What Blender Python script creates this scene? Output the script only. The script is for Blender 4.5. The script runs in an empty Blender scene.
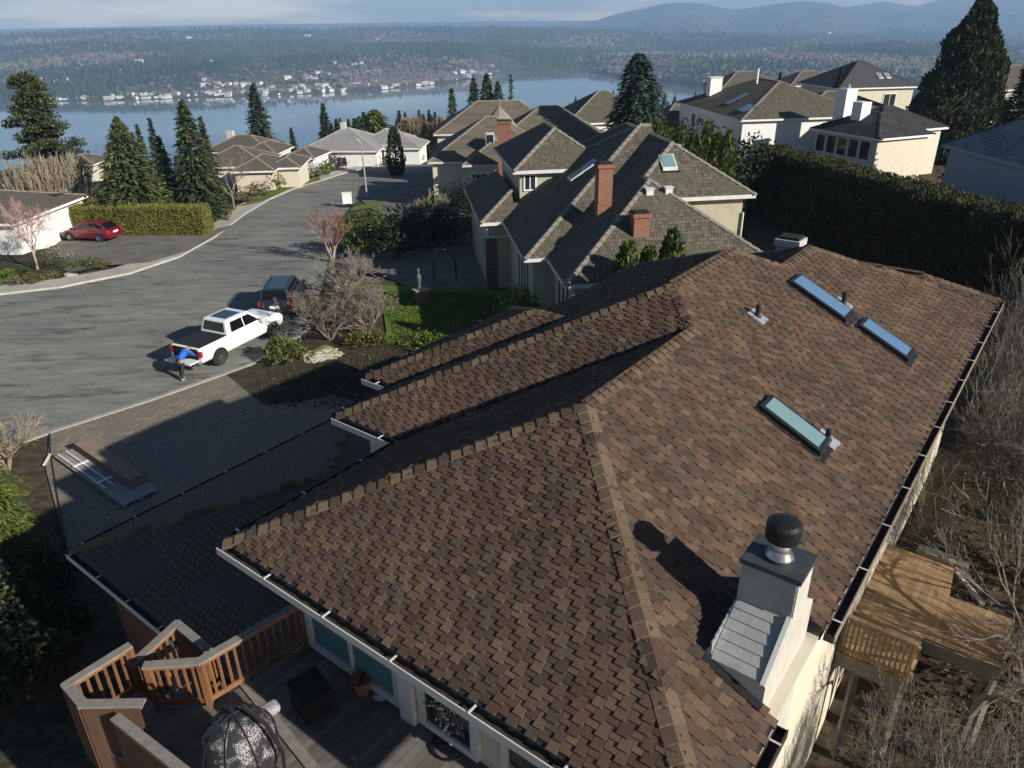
import bpy, math, random
from mathutils import Vector, Matrix, noise
random.seed(11)
S = bpy.context.scene
COL = S.collection
PI = math.pi
# ------------------------------------------------------------------ camera model of the drone
F = 747.74; TP = math.radians(25.988); RL = math.radians(.8594); CH = 15.0
ct, st = math.cos(TP), math.sin(TP); cr, sr = math.cos(RL), math.sin(RL)
def ray(px, py):
    a = (px-512)/F; b = (384-py)/F
    x = a*cr+b*sr; y = -a*sr+b*cr
    return (x, ct+y*st, -st+y*ct)
def at(px, py, z=0.):
    d = ray(px, py); k = (CH-z)/-d[2]
    return (d[0]*k, d[1]*k, z)
def sm(a, b, x):
    t = min(1, max(0, (x-a)/(b-a))); return t*t*(3-2*t)
LAKE = -155.0
def gz(x, y):                       # height of the hillside the houses stand on
    w = 1-sm(-8, 16, x)
    z = -.06*w*(max(0, y-45)**2/(max(0, y-45)+6) if y > 45 else 0)*(1-sm(110, 160, y)*.0)
    brow = 112+ .0*x + 26*sm(10, 45, x) - 22*(1-sm(-60,-25,x))
    d = y-brow
    if d > 0: z -= .165*d*d/(d+25)
    # the bank on the right-hand side of the big house
    a, b = x-.251*7.5, y-.6193*7.5; u, v = a*.6132+b*.7899, -a*.7899+b*.6132
    if y < 60: z += (2.3*sm(7.5, 15, u)+.5*sm(15, 24, u))*(1-sm(.2, 2.2, v))
    return max(z, LAKE-14)
def g(px, py, dz=0.):
    d = ray(px, py); k = 20.
    while k < 4000:
        x, y, z = d[0]*k, d[1]*k, CH+d[2]*k
        if z <= gz(x, y)+dz: break
        k += .1 if k < 200 else 1
    return Vector((d[0]*k, d[1]*k, gz(d[0]*k, d[1]*k)))
# ------------------------------------------------------------------ frames
class Frame:
    def __init__(s, ox, oy, deg):
        a = math.radians(deg); s.o = (ox, oy); s.U = (math.cos(a), math.sin(a)); s.V = (-s.U[1], s.U[0]); s.deg = deg
    def w(s, u, v, z=0.): return Vector((s.o[0]+u*s.U[0]+v*s.V[0], s.o[1]+u*s.U[1]+v*s.V[1], z))
    def uv(s, p):
        a, b = p[0]-s.o[0], p[1]-s.o[1]
        return (a*s.U[0]+b*s.U[1], a*s.V[0]+b*s.V[1])
    def onz(s, px, py, z): return s.uv(at(px, py, z))
M0 = Frame(.251*7.5, .6193*7.5, 52.18)      # the big house: origin at the eave corner nearest the camera
WORLD = Frame(0, 0, 0)
# ------------------------------------------------------------------ mesh builder
class MB:
    def __init__(s): s.v = []; s.f = []; s.uv = []; s.c = []
    def face(s, pts, uv=None, col=None):
        n = len(s.v); s.v += [tuple(p) for p in pts]; s.f.append(list(range(n, n+len(pts))))
        s.uv.append(uv); s.c.append(col)
    def boxp(s, P, col=None):       # 8 corners: bottom loop ccw then top loop
        n = len(s.v); s.v += [tuple(p) for p in P]
        for q in ((3,2,1,0),(4,5,6,7),(0,1,5,4),(1,2,6,5),(2,3,7,6),(3,0,4,7)):
            s.f.append([n+i for i in q]); s.uv.append(None); s.c.append(col)
    def box(s, fr, u0, u1, v0, v1, z0, z1, col=None):
        s.boxp([fr.w(u0,v0,z0), fr.w(u1,v0,z0), fr.w(u1,v1,z0), fr.w(u0,v1,z0),
                fr.w(u0,v0,z1), fr.w(u1,v0,z1), fr.w(u1,v1,z1), fr.w(u0,v1,z1)], col)
    def bar(s, p, q, w, h, up=(0,0,1), col=None):     # rectangular bar from p to q
        p, q = Vector(p), Vector(q); d = (q-p).normalized(); up = Vector(up)
        sd = d.cross(up)
        if sd.length < 1e-4: sd = d.cross(Vector((0,1,0)))
        sd.normalize(); u2 = sd.cross(d).normalized(); a = sd*w/2; b = u2*h/2
        s.boxp([p-a-b, p+a-b, p+a+b, p-a+b, q-a-b, q+a-b, q+a+b, q-a+b], col)
    def tube(s, pts, rad, n=8, cap=True, col=None):
        pts = [Vector(p) for p in pts]
        if not hasattr(rad, '__len__'): rad = [rad]*len(pts)
        base = len(s.v); prev = None
        for i, p in enumerate(pts):
            d = (pts[min(i+1, len(pts)-1)]-pts[max(i-1, 0)])
            if d.length < 1e-9: d = Vector((0,0,1))
            d.normalize()
            if prev is None:
                a = d.cross(Vector((0,0,1)) if abs(d.z) < .9 else Vector((1,0,0))).normalized()
            else:
                a = (prev-d*prev.dot(d)); a = a.normalized() if a.length > 1e-6 else d.orthogonal().normalized()
            prev = a; b = d.cross(a)
            for k in range(n):
                t = 2*PI*k/n; s.v.append(tuple(p+(a*math.cos(t)+b*math.sin(t))*rad[i]))
        for i in range(len(pts)-1):
            for k in range(n):
                k2 = (k+1) % n
                s.f.append([base+i*n+k, base+i*n+k2, base+(i+1)*n+k2, base+(i+1)*n+k]); s.uv.append(None); s.c.append(col)
        if cap:
            s.f.append([base+k for k in range(n)][::-1]); s.uv.append(None); s.c.append(col)
            m = base+(len(pts)-1)*n
            s.f.append([m+k for k in range(n)]); s.uv.append(None); s.c.append(col)
    def lathe(s, c, prof, n=20, col=None):            # prof: (r, z) list
        s.tube([Vector(c)+Vector((0,0,z+i*1e-6)) for i, (r, z) in enumerate(prof)], [r for r, z in prof], n, True, col)
    def build(s, name, m, parent=None, org=None, smooth=False):
        me = bpy.data.meshes.new(name)
        if org is None and parent is not None and parent.get('w0') is not None: org = parent['w0']
        v = s.v
        if org is not None: v = [(a-org[0], b-org[1], c-org[2]) for a, b, c in v]
        me.from_pydata(v, [], s.f)
        if any(u is not None for u in s.uv):
            L = me.uv_layers.new(name='UVMap'); i = 0; dat = []
            for f, u in zip(s.f, s.uv):
                for k in range(len(f)): dat += list(u[k]) if u is not None else [0., 0.]
            L.data.foreach_set('uv', dat)
        if any(c is not None for c in s.c):
            A = me.color_attributes.new('Col', 'FLOAT_COLOR', 'CORNER'); dat = []
            for f, c in zip(s.f, s.c):
                c = c or (1,1,1)
                for k in f: dat += [c[0], c[1], c[2], 1.]
            A.data.foreach_set('color', dat)
        if smooth: me.polygons.foreach_set('use_smooth', [True]*len(me.polygons))
        me.materials.append(m); me.update()
        o = bpy.data.objects.new(name, me); COL.objects.link(o)
        if parent is not None: o.parent = parent
        return o
def tag(o, label=None, cat=None, group=None, kind=None):
    if label: o['label'] = label
    if cat: o['category'] = cat
    if group: o['group'] = group
    if kind: o['kind'] = kind
    return o
def thing(name, label, cat, loc=(0,0,0), rz=0, group=None, world=True):
    o = bpy.data.objects.new(name, None); COL.objects.link(o); o.location = loc; o.rotation_euler = (0,0,rz)
    o.empty_display_size = .3
    if world and rz == 0: o['w0'] = list(loc)
    return tag(o, label, cat, group)
def copy_tree(o, parent=None, loc=None, rz=None, label=None, scale=None):
    c = o.copy(); COL.objects.link(c); c.parent = parent
    if loc is not None: c.location = loc
    if rz is not None: c.rotation_euler = (0,0,rz)
    if scale is not None: c.scale = scale
    if label: c['label'] = label
    for ch in [x for x in o.children if x.name in COL.objects]: copy_tree(ch, c)
    return c
# ------------------------------------------------------------------ materials
def nodes(name):
    m = bpy.data.materials.new(name); m.use_nodes = True; nt = m.node_tree
    return m, nt, nt.nodes['Principled BSDF']
def mixc(nt, f, a, b, mode='MIX'):
    n = nt.nodes.new('ShaderNodeMix'); n.data_type = 'RGBA'; n.blend_type = mode
    for k, x in ((0, f), (6, a), (7, b)):
        if hasattr(x, 'links'): nt.links.new(x, n.inputs[k])
        elif k == 0: n.inputs[0].default_value = x
        else: n.inputs[k].default_value = (*x, 1) if len(x) == 3 else x
    return n.outputs[2]
def noise_n(nt, vec, scale, detail=4, rough=.6):
    n = nt.nodes.new('ShaderNodeTexNoise'); n.inputs['Scale'].default_value = scale; n.inputs['Detail'].default_value = detail
    n.inputs['Roughness'].default_value = rough
    if vec is not None: nt.links.new(vec, n.inputs['Vector'])
    return n.outputs[0]
def ramp(nt, f, lo, hi):
    n = nt.nodes.new('ShaderNodeMapRange'); n.inputs[1].default_value = lo; n.inputs[2].default_value = hi
    nt.links.new(f, n.inputs[0]); return n.outputs[0]
def bump(nt, b, h, strength, dist=.02):
    n = nt.nodes.new('ShaderNodeBump'); n.inputs['Strength'].default_value = strength; n.inputs['Distance'].default_value = dist
    nt.links.new(h, n.inputs['Height']); nt.links.new(n.outputs[0], b.inputs['Normal'])
def coord(nt, which='Object', scale=None):
    t = nt.nodes.new('ShaderNodeTexCoord').outputs[which]
    if scale:
        m = nt.nodes.new('ShaderNodeMapping'); m.inputs['Scale'].default_value = scale; nt.links.new(t, m.inputs['Vector']); t = m.outputs[0]
    return t
def plain(name, c1, c2=None, scale=3., rough=.8, metal=0., bmp=0., bscale=None, stretch=None, spec=.4):
    m, nt, b = nodes(name); v = coord(nt, 'Object', stretch)
    c2 = c2 or tuple(x*.8 for x in c1)
    f = ramp(nt, noise_n(nt, v, scale, 6), .3, .7)
    nt.links.new(mixc(nt, f, c1, c2), b.inputs['Base Color'])
    b.inputs['Roughness'].default_value = rough; b.inputs['Metallic'].default_value = metal
    b.inputs['Specular IOR Level'].default_value = spec
    if bmp: bump(nt, b, noise_n(nt, v, bscale or scale*6, 4), bmp)
    return m
def attr_mat(name, rough=.85, nscale=30., amt=.25, bmp=.3, trans=0., spec=.25):
    m, nt, b = nodes(name); a = nt.nodes.new('ShaderNodeAttribute'); a.attribute_name = 'Col'
    v = coord(nt); n = noise_n(nt, v, nscale, 3)
    g0 = nt.nodes.new('ShaderNodeMapRange'); g0.inputs[1].default_value=.25; g0.inputs[2].default_value=.75; g0.inputs[3].default_value = 1-amt; g0.inputs[4].default_value = 1+amt
    nt.links.new(n, g0.inputs[0])
    mm = nt.nodes.new('ShaderNodeVectorMath'); mm.operation = 'SCALE'; nt.links.new(a.outputs[0], mm.inputs[0]); nt.links.new(g0.outputs[0], mm.inputs[3])
    nt.links.new(mm.outputs[0], b.inputs['Base Color']); b.inputs['Roughness'].default_value = rough; b.inputs['Specular IOR Level'].default_value = spec
    if bmp: bump(nt, b, n, bmp, .01)
    if trans:
        t = nt.nodes.new('ShaderNodeBsdfTranslucent'); nt.links.new(mm.outputs[0], t.inputs[0])
        x = nt.nodes.new('ShaderNodeMixShader'); x.inputs[0].default_value = trans
        o = nt.nodes['Material Output']; nt.links.new(b.outputs[0], x.inputs[1]); nt.links.new(t.outputs[0], x.inputs[2]); nt.links.new(x.outputs[0], o.inputs[0])
    return m
def brick_mat(name, c1, c2, mortar, w, h, msize, rough=.85, patch=None, pscale=.6, bmp=.5, use='UV', offset=.5, dist=.02, pamt=(.45,.65)):
    m, nt, b = nodes(name); v = coord(nt, use)
    # wobble so that rows do not look ruled
    nz = nt.nodes.new('ShaderNodeTexNoise'); nz.inputs['Scale'].default_value = 2.5; nt.links.new(v, nz.inputs['Vector'])
    ad = nt.nodes.new('ShaderNodeVectorMath'); ad.operation = 'MULTIPLY_ADD'; ad.inputs[1].default_value = (h*.25,)*3
    nt.links.new(nz.outputs[1], ad.inputs[0]); nt.links.new(v, ad.inputs[2])
    t = nt.nodes.new('ShaderNodeTexBrick'); nt.links.new(ad.outputs[0], t.inputs['Vector'])
    t.inputs['Color1'].default_value = (*c1, 1); t.inputs['Color2'].default_value = (*c2, 1); t.inputs['Mortar'].default_value = (*mortar, 1)
    t.inputs['Scale'].default_value = 1; t.inputs['Brick Width'].default_value = w; t.inputs['Row Height'].default_value = h
    t.inputs['Mortar Size'].default_value = msize; t.inputs['Mortar Smooth'].default_value = .3; t.offset = offset; t.inputs['Bias'].default_value = 0
    c = t.outputs[0]
    n = noise_n(nt, v, pscale, 6, .65)
    if patch: c = mixc(nt, ramp(nt, n, *pamt), c, patch)
    n2 = noise_n(nt, v, 9, 4); c = mixc(nt, ramp(nt, n2, .3, .75), c, mixc(nt, 1., c, (.62,.62,.62), 'MULTIPLY'))
    nt.links.new(c, b.inputs['Base Color']); b.inputs['Roughness'].default_value = rough; b.inputs['Specular IOR Level'].default_value = .3
    inv = nt.nodes.new('ShaderNodeMath'); inv.operation = 'SUBTRACT'; inv.inputs[0].default_value = 1; nt.links.new(t.outputs[1], inv.inputs[1])
    if bmp: bump(nt, b, inv.outputs[0], bmp, dist)
    return m
def glass_mat(name, c=(.02,.03,.035), rough=.05):
    m, nt, b = nodes(name); b.inputs['Base Color'].default_value = (*c, 1); b.inputs['Roughness'].default_value = rough
    b.inputs['Specular IOR Level'].default_value = .5
    return m
MT = {}
MT['shingle'] = attr_mat('asphalt_shingle', .95, 55, .3, .5, spec=.12)
MT['leaf'] = attr_mat('leaf', .6, 3, .2, 0, .25)
MT['needle'] = attr_mat('needle', .7, 2, .25, 0, .12)
MT['twig'] = attr_mat('twig', .9, 12, .25, 0)
MT['forest'] = attr_mat('forest', .9, .02, .2, 0, spec=.05)
MT['bark'] = plain('bark', (.09,.065,.045), (.04,.03,.022), 8, .95, bmp=.6, stretch=(1,1,.25))
MT['underlay'] = plain('shingle_underlay', (.03,.024,.02), (.02,.017,.015), 10, .95)
MT['shake'] = brick_mat('cedar_shake', (.19,.165,.125), (.09,.077,.058), (.02,.017,.014), .17, .24, .014, patch=(.105,.10,.062), pscale=.5)
MT['shake2'] = brick_mat('tan_shake', (.185,.152,.118), (.125,.102,.078), (.045,.036,.028), 1.5, .34, .012, patch=(.17,.145,.095), pscale=.3, pamt=(.5,.75))
MT['tile'] = brick_mat('dark_tile', (.05,.05,.052), (.035,.035,.037), (.012,.012,.012), .6, .32, .03, patch=(.06,.06,.062), bmp=.8, dist=.05)
MT['tile2'] = brick_mat('grey_tile', (.34,.35,.36), (.2,.21,.22), (.05,.05,.055), .3, .3, .04, patch=(.28,.29,.30), bmp=.8, dist=.05)
MT['comp'] = brick_mat('grey_composition', (.085,.085,.085), (.065,.065,.068), (.045,.045,.045), .3, .14, .006, bmp=.2)
MT['pale_roof'] = brick_mat('pale_roof', (.36,.345,.33), (.27,.26,.25), (.15,.14,.13), 2.2, .34, .03, patch=(.30,.30,.30), bmp=.4)
MT['brown_roof'] = brick_mat('brown_roof', (.15,.125,.10), (.11,.09,.075), (.05,.04,.03), .3, .2, .012, patch=(.12,.11,.085))
MT['brick'] = brick_mat('red_brick', (.33,.115,.06), (.22,.08,.05), (.32,.26,.21), .22, .075, .009, use='UV', bmp=.3)
MT['brick_pale'] = brick_mat('painted_brick', (.62,.60,.57), (.5,.49,.47), (.36,.35,.34), .22, .075, .009, bmp=.3)
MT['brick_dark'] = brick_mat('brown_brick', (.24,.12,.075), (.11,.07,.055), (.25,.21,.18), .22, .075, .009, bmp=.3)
MT['paver'] = brick_mat('paver', (.34,.275,.20), (.22,.185,.145), (.09,.075,.055), .42, .21, .014, patch=(.20,.18,.145), pscale=.35, bmp=.35, pamt=(.4,.65))
MT['cream'] = plain('cream_siding', (.62,.56,.44), (.55,.50,.39), 2, .75)
MT['white'] = plain('white_paint', (.78,.77,.73), (.70,.69,.65), 2, .5)
MT['trim'] = plain('trim_paint', (.66,.65,.60), (.55,.54,.5), 3, .5)
MT['olive'] = plain('olive_siding', (.44,.41,.29), (.36,.335,.24), 2, .75)
MT['greywall'] = plain('grey_wall', (.40,.42,.44), (.34,.36,.38), 1.5, .8)
MT['chimwall'] = plain('chimney_siding', (.50,.475,.42), (.40,.38,.335), 3.5, .85, bmp=.3)
MT['lap'] = plain('weathered_lap_siding', (.36,.37,.35), (.26,.27,.26), 5, .8, bmp=.2)
MT['glass'] = glass_mat('window_glass')
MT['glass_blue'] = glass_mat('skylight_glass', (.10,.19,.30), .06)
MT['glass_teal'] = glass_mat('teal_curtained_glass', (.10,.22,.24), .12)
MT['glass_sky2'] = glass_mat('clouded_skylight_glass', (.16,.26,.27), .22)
MT['black_metal'] = plain('black_metal', (.018,.018,.02), (.03,.03,.032), 6, .4, .4, spec=.5)
MT['steel'] = plain('galvanised_steel', (.45,.46,.47), (.3,.31,.32), 12, .35, .9)
MT['alu'] = plain('bright_aluminium_flashing', (.75,.76,.78), (.5,.5,.52), 20, .3, .6)
MT['dark'] = plain('dark_opening', (.008,.008,.009), (.012,.012,.012), 3, .9)
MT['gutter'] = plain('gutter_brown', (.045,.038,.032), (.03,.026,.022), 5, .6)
MT['gutter_in'] = plain('gutter_leaf_litter', (.025,.02,.014), (.05,.04,.025), 14, .95)
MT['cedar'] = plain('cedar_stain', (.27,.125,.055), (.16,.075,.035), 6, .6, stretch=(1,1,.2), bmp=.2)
MT['skirt'] = plain('shade_toned_cedar', (.12,.060,.036), (.075,.04,.026), 5, .75, stretch=(1,1,.3), bmp=.3)  # cedar darkened in its colour to stand for shade on the skirts
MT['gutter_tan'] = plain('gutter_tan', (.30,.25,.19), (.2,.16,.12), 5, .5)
MT['cedar_grey'] = plain('weathered_cedar', (.25,.225,.19), (.17,.15,.125), 7, .8, bmp=.3)
def plank(name, c1, c2, gap, w, deg):
    m, nt, b = nodes(name); v = coord(nt, 'Object'); mp = nt.nodes.new('ShaderNodeMapping'); mp.inputs['Rotation'].default_value = (0,0,-math.radians(deg)); nt.links.new(v, mp.inputs['Vector'])
    t = nt.nodes.new('ShaderNodeTexBrick'); nt.links.new(mp.outputs[0], t.inputs['Vector']); t.inputs['Scale'].default_value = 1
    t.inputs['Brick Width'].default_value = 3.6; t.inputs['Row Height'].default_value = w; t.inputs['Mortar Size'].default_value = .0035
    t.inputs['Color1'].default_value = (*c1,1); t.inputs['Color2'].default_value = (*c2,1); t.inputs['Mortar'].default_value = (*gap,1)
    n = noise_n(nt, v, 5, 6); c = mixc(nt, ramp(nt, n, .3, .75), t.outputs[0], mixc(nt, 1., t.outputs[0], (.6,.6,.58), 'MULTIPLY'))
    nt.links.new(c, b.inputs['Base Color']); b.inputs['Roughness'].default_value = .75
    return m
MT['deck_grey'] = plank('weathered_deck_boards', (.20,.18,.155), (.13,.12,.105), (.02,.02,.02), .14, 52)
MT['deck_tan'] = plank('tan_deck_boards', (.38,.25,.13), (.29,.185,.095), (.14,.10,.06), .14, 52)
# ground materials
def ground_mat(name, cols, scales, rough=.95, bmp=.4, bs=8, which='Object', stretch=None):
    m, nt, b = nodes(name); v = coord(nt, which, stretch); c = cols[0]
    for i, (cc, sc) in enumerate(zip(cols[1:], scales)):
        c = mixc(nt, ramp(nt, noise_n(nt, v, sc, 7, .65), .42, .62), c, cc)
    nt.links.new(c, b.inputs['Base Color']); b.inputs['Roughness'].default_value = rough; b.inputs['Specular IOR Level'].default_value = .2
    bump(nt, b, noise_n(nt, v, bs, 6, .7), bmp, .05)
    return m
def road_mat(name, cols, scales, rough=.9, bmp=.15, bs=40, stretch=None):
    m, nt, b = nodes(name); mp = nt.nodes.new('ShaderNodeMapping'); mp.inputs['Rotation'].default_value = (0,0,math.radians(-22)); mp.inputs['Scale'].default_value = (.5,1.9,1)
    v0 = coord(nt); nt.links.new(v0, mp.inputs['Vector']); v = mp.outputs[0]; c = cols[0]
    for cc, sc in zip(cols[1:], scales): c = mixc(nt, ramp(nt, noise_n(nt, v, sc, 8, .7), .46, .58), c, cc)
    c = mixc(nt, ramp(nt, noise_n(nt, v, .55, 9, .75), .51, .63), c, (.085,.086,.078))          # damp streaks
    nz = nt.nodes.new('ShaderNodeTexNoise'); nz.inputs['Scale'].default_value = .7; nz.inputs['Detail'].default_value = 4; nt.links.new(v0, nz.inputs['Vector'])
    ad = nt.nodes.new('ShaderNodeVectorMath'); ad.operation = 'MULTIPLY_ADD'; ad.inputs[1].default_value = (1.6,)*3; nt.links.new(nz.outputs[1], ad.inputs[0]); nt.links.new(v0, ad.inputs[2])
    vo = nt.nodes.new('ShaderNodeTexVoronoi'); vo.feature = 'DISTANCE_TO_EDGE'; vo.inputs['Scale'].default_value = .22; nt.links.new(ad.outputs[0], vo.inputs['Vector'])
    cm = nt.nodes.new('ShaderNodeMath'); cm.operation = 'MULTIPLY'; nt.links.new(ramp(nt, vo.outputs[0], .007, .001), cm.inputs[0]); nt.links.new(ramp(nt, noise_n(nt, v0, .12, 3), .45, .6), cm.inputs[1])
    c = mixc(nt, cm.outputs[0], c, (.09,.09,.083))                           # cracks
    nt.links.new(c, b.inputs['Base Color']); b.inputs['Roughness'].default_value = rough; b.inputs['Specular IOR Level'].default_value = .25
    bump(nt, b, noise_n(nt, v0, bs, 6, .7), bmp, .05)
    return m
MT['soil'] = ground_mat('soil', [(.045,.034,.022), (.075,.055,.036), (.03,.033,.016), (.10,.075,.05)], [.7, .25, 3.])
MT['mulch'] = ground_mat('bark_mulch', [(.050,.036,.024), (.085,.060,.040), (.030,.024,.017), (.06,.06,.03)], [.6, 5, 1.4], bs=30, bmp=.8)
MT['asphalt'] = road_mat('asphalt', [(.215,.212,.185), (.150,.150,.135), (.25,.243,.21), (.18,.178,.158)], [.12, .35, 1.3], bmp=.15, bs=40, stretch=(.55,1.6,1))
MT['asphalt2'] = ground_mat('driveway_asphalt', [(.15,.143,.12), (.115,.11,.095), (.185,.175,.15)], [.3, .8], bmp=.15, bs=40)
MT['concrete'] = ground_mat('concrete', [(.33,.31,.27), (.26,.245,.21), (.38,.36,.32)], [.5, 2], bmp=.1, bs=30)
MT['lawn'] = ground_mat('lawn', [(.10,.155,.022), (.075,.12,.018), (.14,.18,.035)], [.6, 3], bs=60, bmp=.8)
# ================================================================== SKY, SUN, CAMERA
AZ, EL = math.radians(-35), math.radians(25.2)          # towards the sun, measured from +X
SUN = Vector((math.cos(AZ)*math.cos(EL), math.sin(AZ)*math.cos(EL), math.sin(EL)))
w = bpy.data.worlds.new('World'); S.world = w; w.use_nodes = True; nt = w.node_tree
bg = nt.nodes['Background']; sky = nt.nodes.new('ShaderNodeTexSky'); sky.sky_type = 'NISHITA'; sky.sun_disc = False
sky.sun_elevation = EL; sky.sun_rotation = math.atan2(SUN.x, SUN.y); sky.air_density = 1.3; sky.dust_density = .6; sky.ozone_density = 2.0; sky.altitude = 150
tc = nt.nodes.new('ShaderNodeTexCoord'); mp = nt.nodes.new('ShaderNodeMapping'); mp.inputs['Scale'].default_value = (2.2, 2.2, 26)
nt.links.new(tc.outputs['Generated'], mp.inputs['Vector'])
cl = ramp(nt, noise_n(nt, mp.outputs[0], 1.3, 7, .6), .46, .66)
sz = nt.nodes.new('ShaderNodeSeparateXYZ'); nt.links.new(tc.outputs['Generated'], sz.inputs[0])
skc = mixc(nt, ramp(nt, sz.outputs[2], .01, .17), mixc(nt, 1., sky.outputs[0], (1.6,1.9,2.3), 'MULTIPLY'), mixc(nt, 1., sky.outputs[0], (.26,.35,.55), 'MULTIPLY'))
nt.links.new(mixc(nt, cl, skc, mixc(nt, 1., skc, (3.6,2.9,2.3), 'MULTIPLY')), bg.inputs[0]); bg.inputs[1].default_value = .05
sl = bpy.data.lights.new('sun', 'SUN'); sl.energy = 5.0; sl.angle = math.radians(.55); sl.color = (1, .945, .86)
so = bpy.data.objects.new('sun', sl); COL.objects.link(so); so.rotation_euler = SUN.to_track_quat('Z', 'Y').to_euler()
cam = bpy.data.cameras.new('drone_camera'); cam.sensor_width = 36; cam.lens = 36*F/1024; cam.clip_end = 40000; cam.clip_start = .2
co = bpy.data.objects.new('drone_camera', cam); COL.objects.link(co); S.camera = co
r_ = Vector((1,0,0)); u_ = Vector((0, st, ct)); b_ = Vector((0, -ct, st))
rx = r_*cr-u_*sr; ux = r_*sr+u_*cr
mw = Matrix((rx, ux, b_)).transposed().to_4x4(); mw.translation = (0, 0, CH); co.matrix_world = mw
S.view_settings.view_transform = 'Standard'; S.view_settings.look = 'None'; S.view_settings.gamma = 1; S.view_settings.exposure = .6
S.cycles.volume_bounces = 0
# ================================================================== GROUND
def axis(lo, hi, d0, d1, step, grow=1.18):
    a = [d0+i*step for i in range(int((d1-d0)/step)+1)]; s = step; x = a[-1]
    while x < hi: s *= grow; x += s; a.append(x)
    s = step; x = a[0]; L = []
    while x > lo: s *= grow; x -= s; L.append(x)
    return L[::-1]+a
def sheet(name, m, poly, dz, step=1.5, kind='structure', fr=WORLD, uvf=None):
    """drape a plan polygon over the ground as a thin sheet"""
    import mathutils.geometry as G
    b = MB(); n = len(poly)
    xs = [p[0] for p in poly]; ys = [p[1] for p in poly]
    x0, x1, y0, y1 = min(xs), max(xs), min(ys), max(ys)
    far = max(abs(y1), abs(x1)) > 400
    y = y0
    rows = int((y1-y0)/step)+1; cols_ = int((x1-x0)/step)+1
    for j in range(rows):
        strip = clip(clip(list(poly), 0, 1, -(y0+j*step)), 0, -1, y0+(j+1)*step)
        if len(strip) < 3: continue
        b.face([(p[0], p[1], gz(*p)+dz) for p in strip], [( (uvf(p) if uvf else p)) for p in strip])
    return tag(b.build(name, m), kind=kind)
def clip(poly, a, b, c):
    out = []; n = len(poly)
    for i in range(n):
        p, q = poly[i], poly[(i+1) % n]; dp = a*p[0]+b*p[1]+c; dq = a*q[0]+b*q[1]+c
        if dp >= 0: out.append(p)
        if (dp > 0 and dq < 0) or (dp < 0 and dq > 0):
            t = dp/(dp-dq); out.append((p[0]+t*(q[0]-p[0]), p[1]+t*(q[1]-p[1])))
    return out
b = MB(); X = axis(-1600, 2600, -75, 60, 1.5); Y = axis(-60, 3400, -20, 130, 1.5)
def zz(x, y):
    z = gz(x, y)-.05
    if y > 140: z += 2.2*noise.noise(Vector((x*.01, y*.01, 0)))*sm(140, 300, y)
    return z
n0 = {}
for j, y in enumerate(Y):
    for i, x in enumerate(X):
        b.v.append((x, y, zz(x, y)))
for j in range(len(Y)-1):
    for i in range(len(X)-1):
        k = j*len(X)+i; b.f.append([k, k+1, k+1+len(X), k+len(X)]); b.uv.append(None); b.c.append(None)
tag(b.build('ground', MT['soil'], smooth=True), kind='structure')
def P2(*pts): return [tuple(g(x, y))[:2] for x, y in pts]
far_kerb = [(-60,302),(0,296),(60,289),(130,275),(180,258),(215,238),(245,215),(270,200),(300,187),(325,180),(350,172),(380,165.5),(400,164)]
near_edge = [(452,166),(420,176),(395,184),(372,193),(352,205),(338,222),(330,250),(322,290),(300,335),(250,365),(150,400),(50,432),(0,449),(-60,468)]
road = P2(*far_kerb)+P2(*near_edge)
sheet('road', MT['asphalt'], road, .01)
def offset_line(line, d):
    out = []
    for i, p in enumerate(line):
        a = Vector(line[max(0, i-1)]); c = Vector(line[min(len(line)-1, i+1)]); t = (c-a).normalized()
        out.append((p[0]-t.y*d, p[1]+t.x*d))
    return out
fk = P2(*far_kerb[:-1])
def ribbon(name, m, line, d0, d1, z0, z1, kind='structure'):
    """kerb or pavement: top at z1, front face down to z0"""
    A = offset_line(line, d0); Bq = offset_line(line, d1); b = MB()
    def sub(L):
        o = []
        for p, q in zip(L, L[1:]):
            n = 6
            for k in range(n): o.append((p[0]+(q[0]-p[0])*k/n, p[1]+(q[1]-p[1])*k/n))
        return o+[L[-1]]
    A, Bq = sub(A), sub(Bq)
    for i in range(len(A)-1):
        a, c, e, f = A[i], A[i+1], Bq[i+1], Bq[i]
        G = lambda p, z: (p[0], p[1], gz(*p)+z)
        b.face([G(a,z1), G(c,z1), G(e,z1), G(f,z1)]); b.face([G(a,z0), G(c,z0), G(c,z1), G(a,z1)]); b.face([G(f,z1), G(e,z1), G(e,z0), G(f,z0)])
    return tag(b.build(name, m), kind=kind)
ribbon('kerb', plain('kerb_concrete', (.48,.46,.41), (.36,.34,.30), 3, .9, bmp=.2), fk, 0, .28, -.02, .13)
ribbon('pavement', brick_mat('pavement_slabs', (.55,.51,.43), (.48,.45,.38), (.25,.24,.2), 1.5, 9, .02, patch=(.42,.39,.33), pscale=.5, bmp=.1, use='Object'), fk, .285, 2.1, -.02, .125)
nk = P2((340,300),(300,335),(250,365),(150,400),(50,432),(0,449),(-60,468))
ribbon('near_kerb', MT['concrete'], nk, 0, .22, -.02, .06)
# left neighbour: driveway, lawns, planting beds
sheet('neighbour_driveway', MT['asphalt2'], P2((60,243),(140,235),(205,233),(235,226),(190,252),(150,264),(105,268),(70,274),(45,262)), .14)
sheet('lawn_verge', MT['lawn'], P2((206,214),(214,213),(238,209),(212,226),(203,235)), .15)
sheet('lawn_far', MT['lawn'], P2((262,195),(290,184),(318,178),(322,181),(290,190),(262,203),(240,208)), .14)
sheet('lawn_corner', MT['lawn'], P2((-40,276),(4,272),(9,286),(-40,300)), .16)
sheet('planting_bed', MT['mulch'], P2((-40,290),(8,286),(60,279),(104,267),(100,262),(45,250),(-40,262)), .10)
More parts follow.
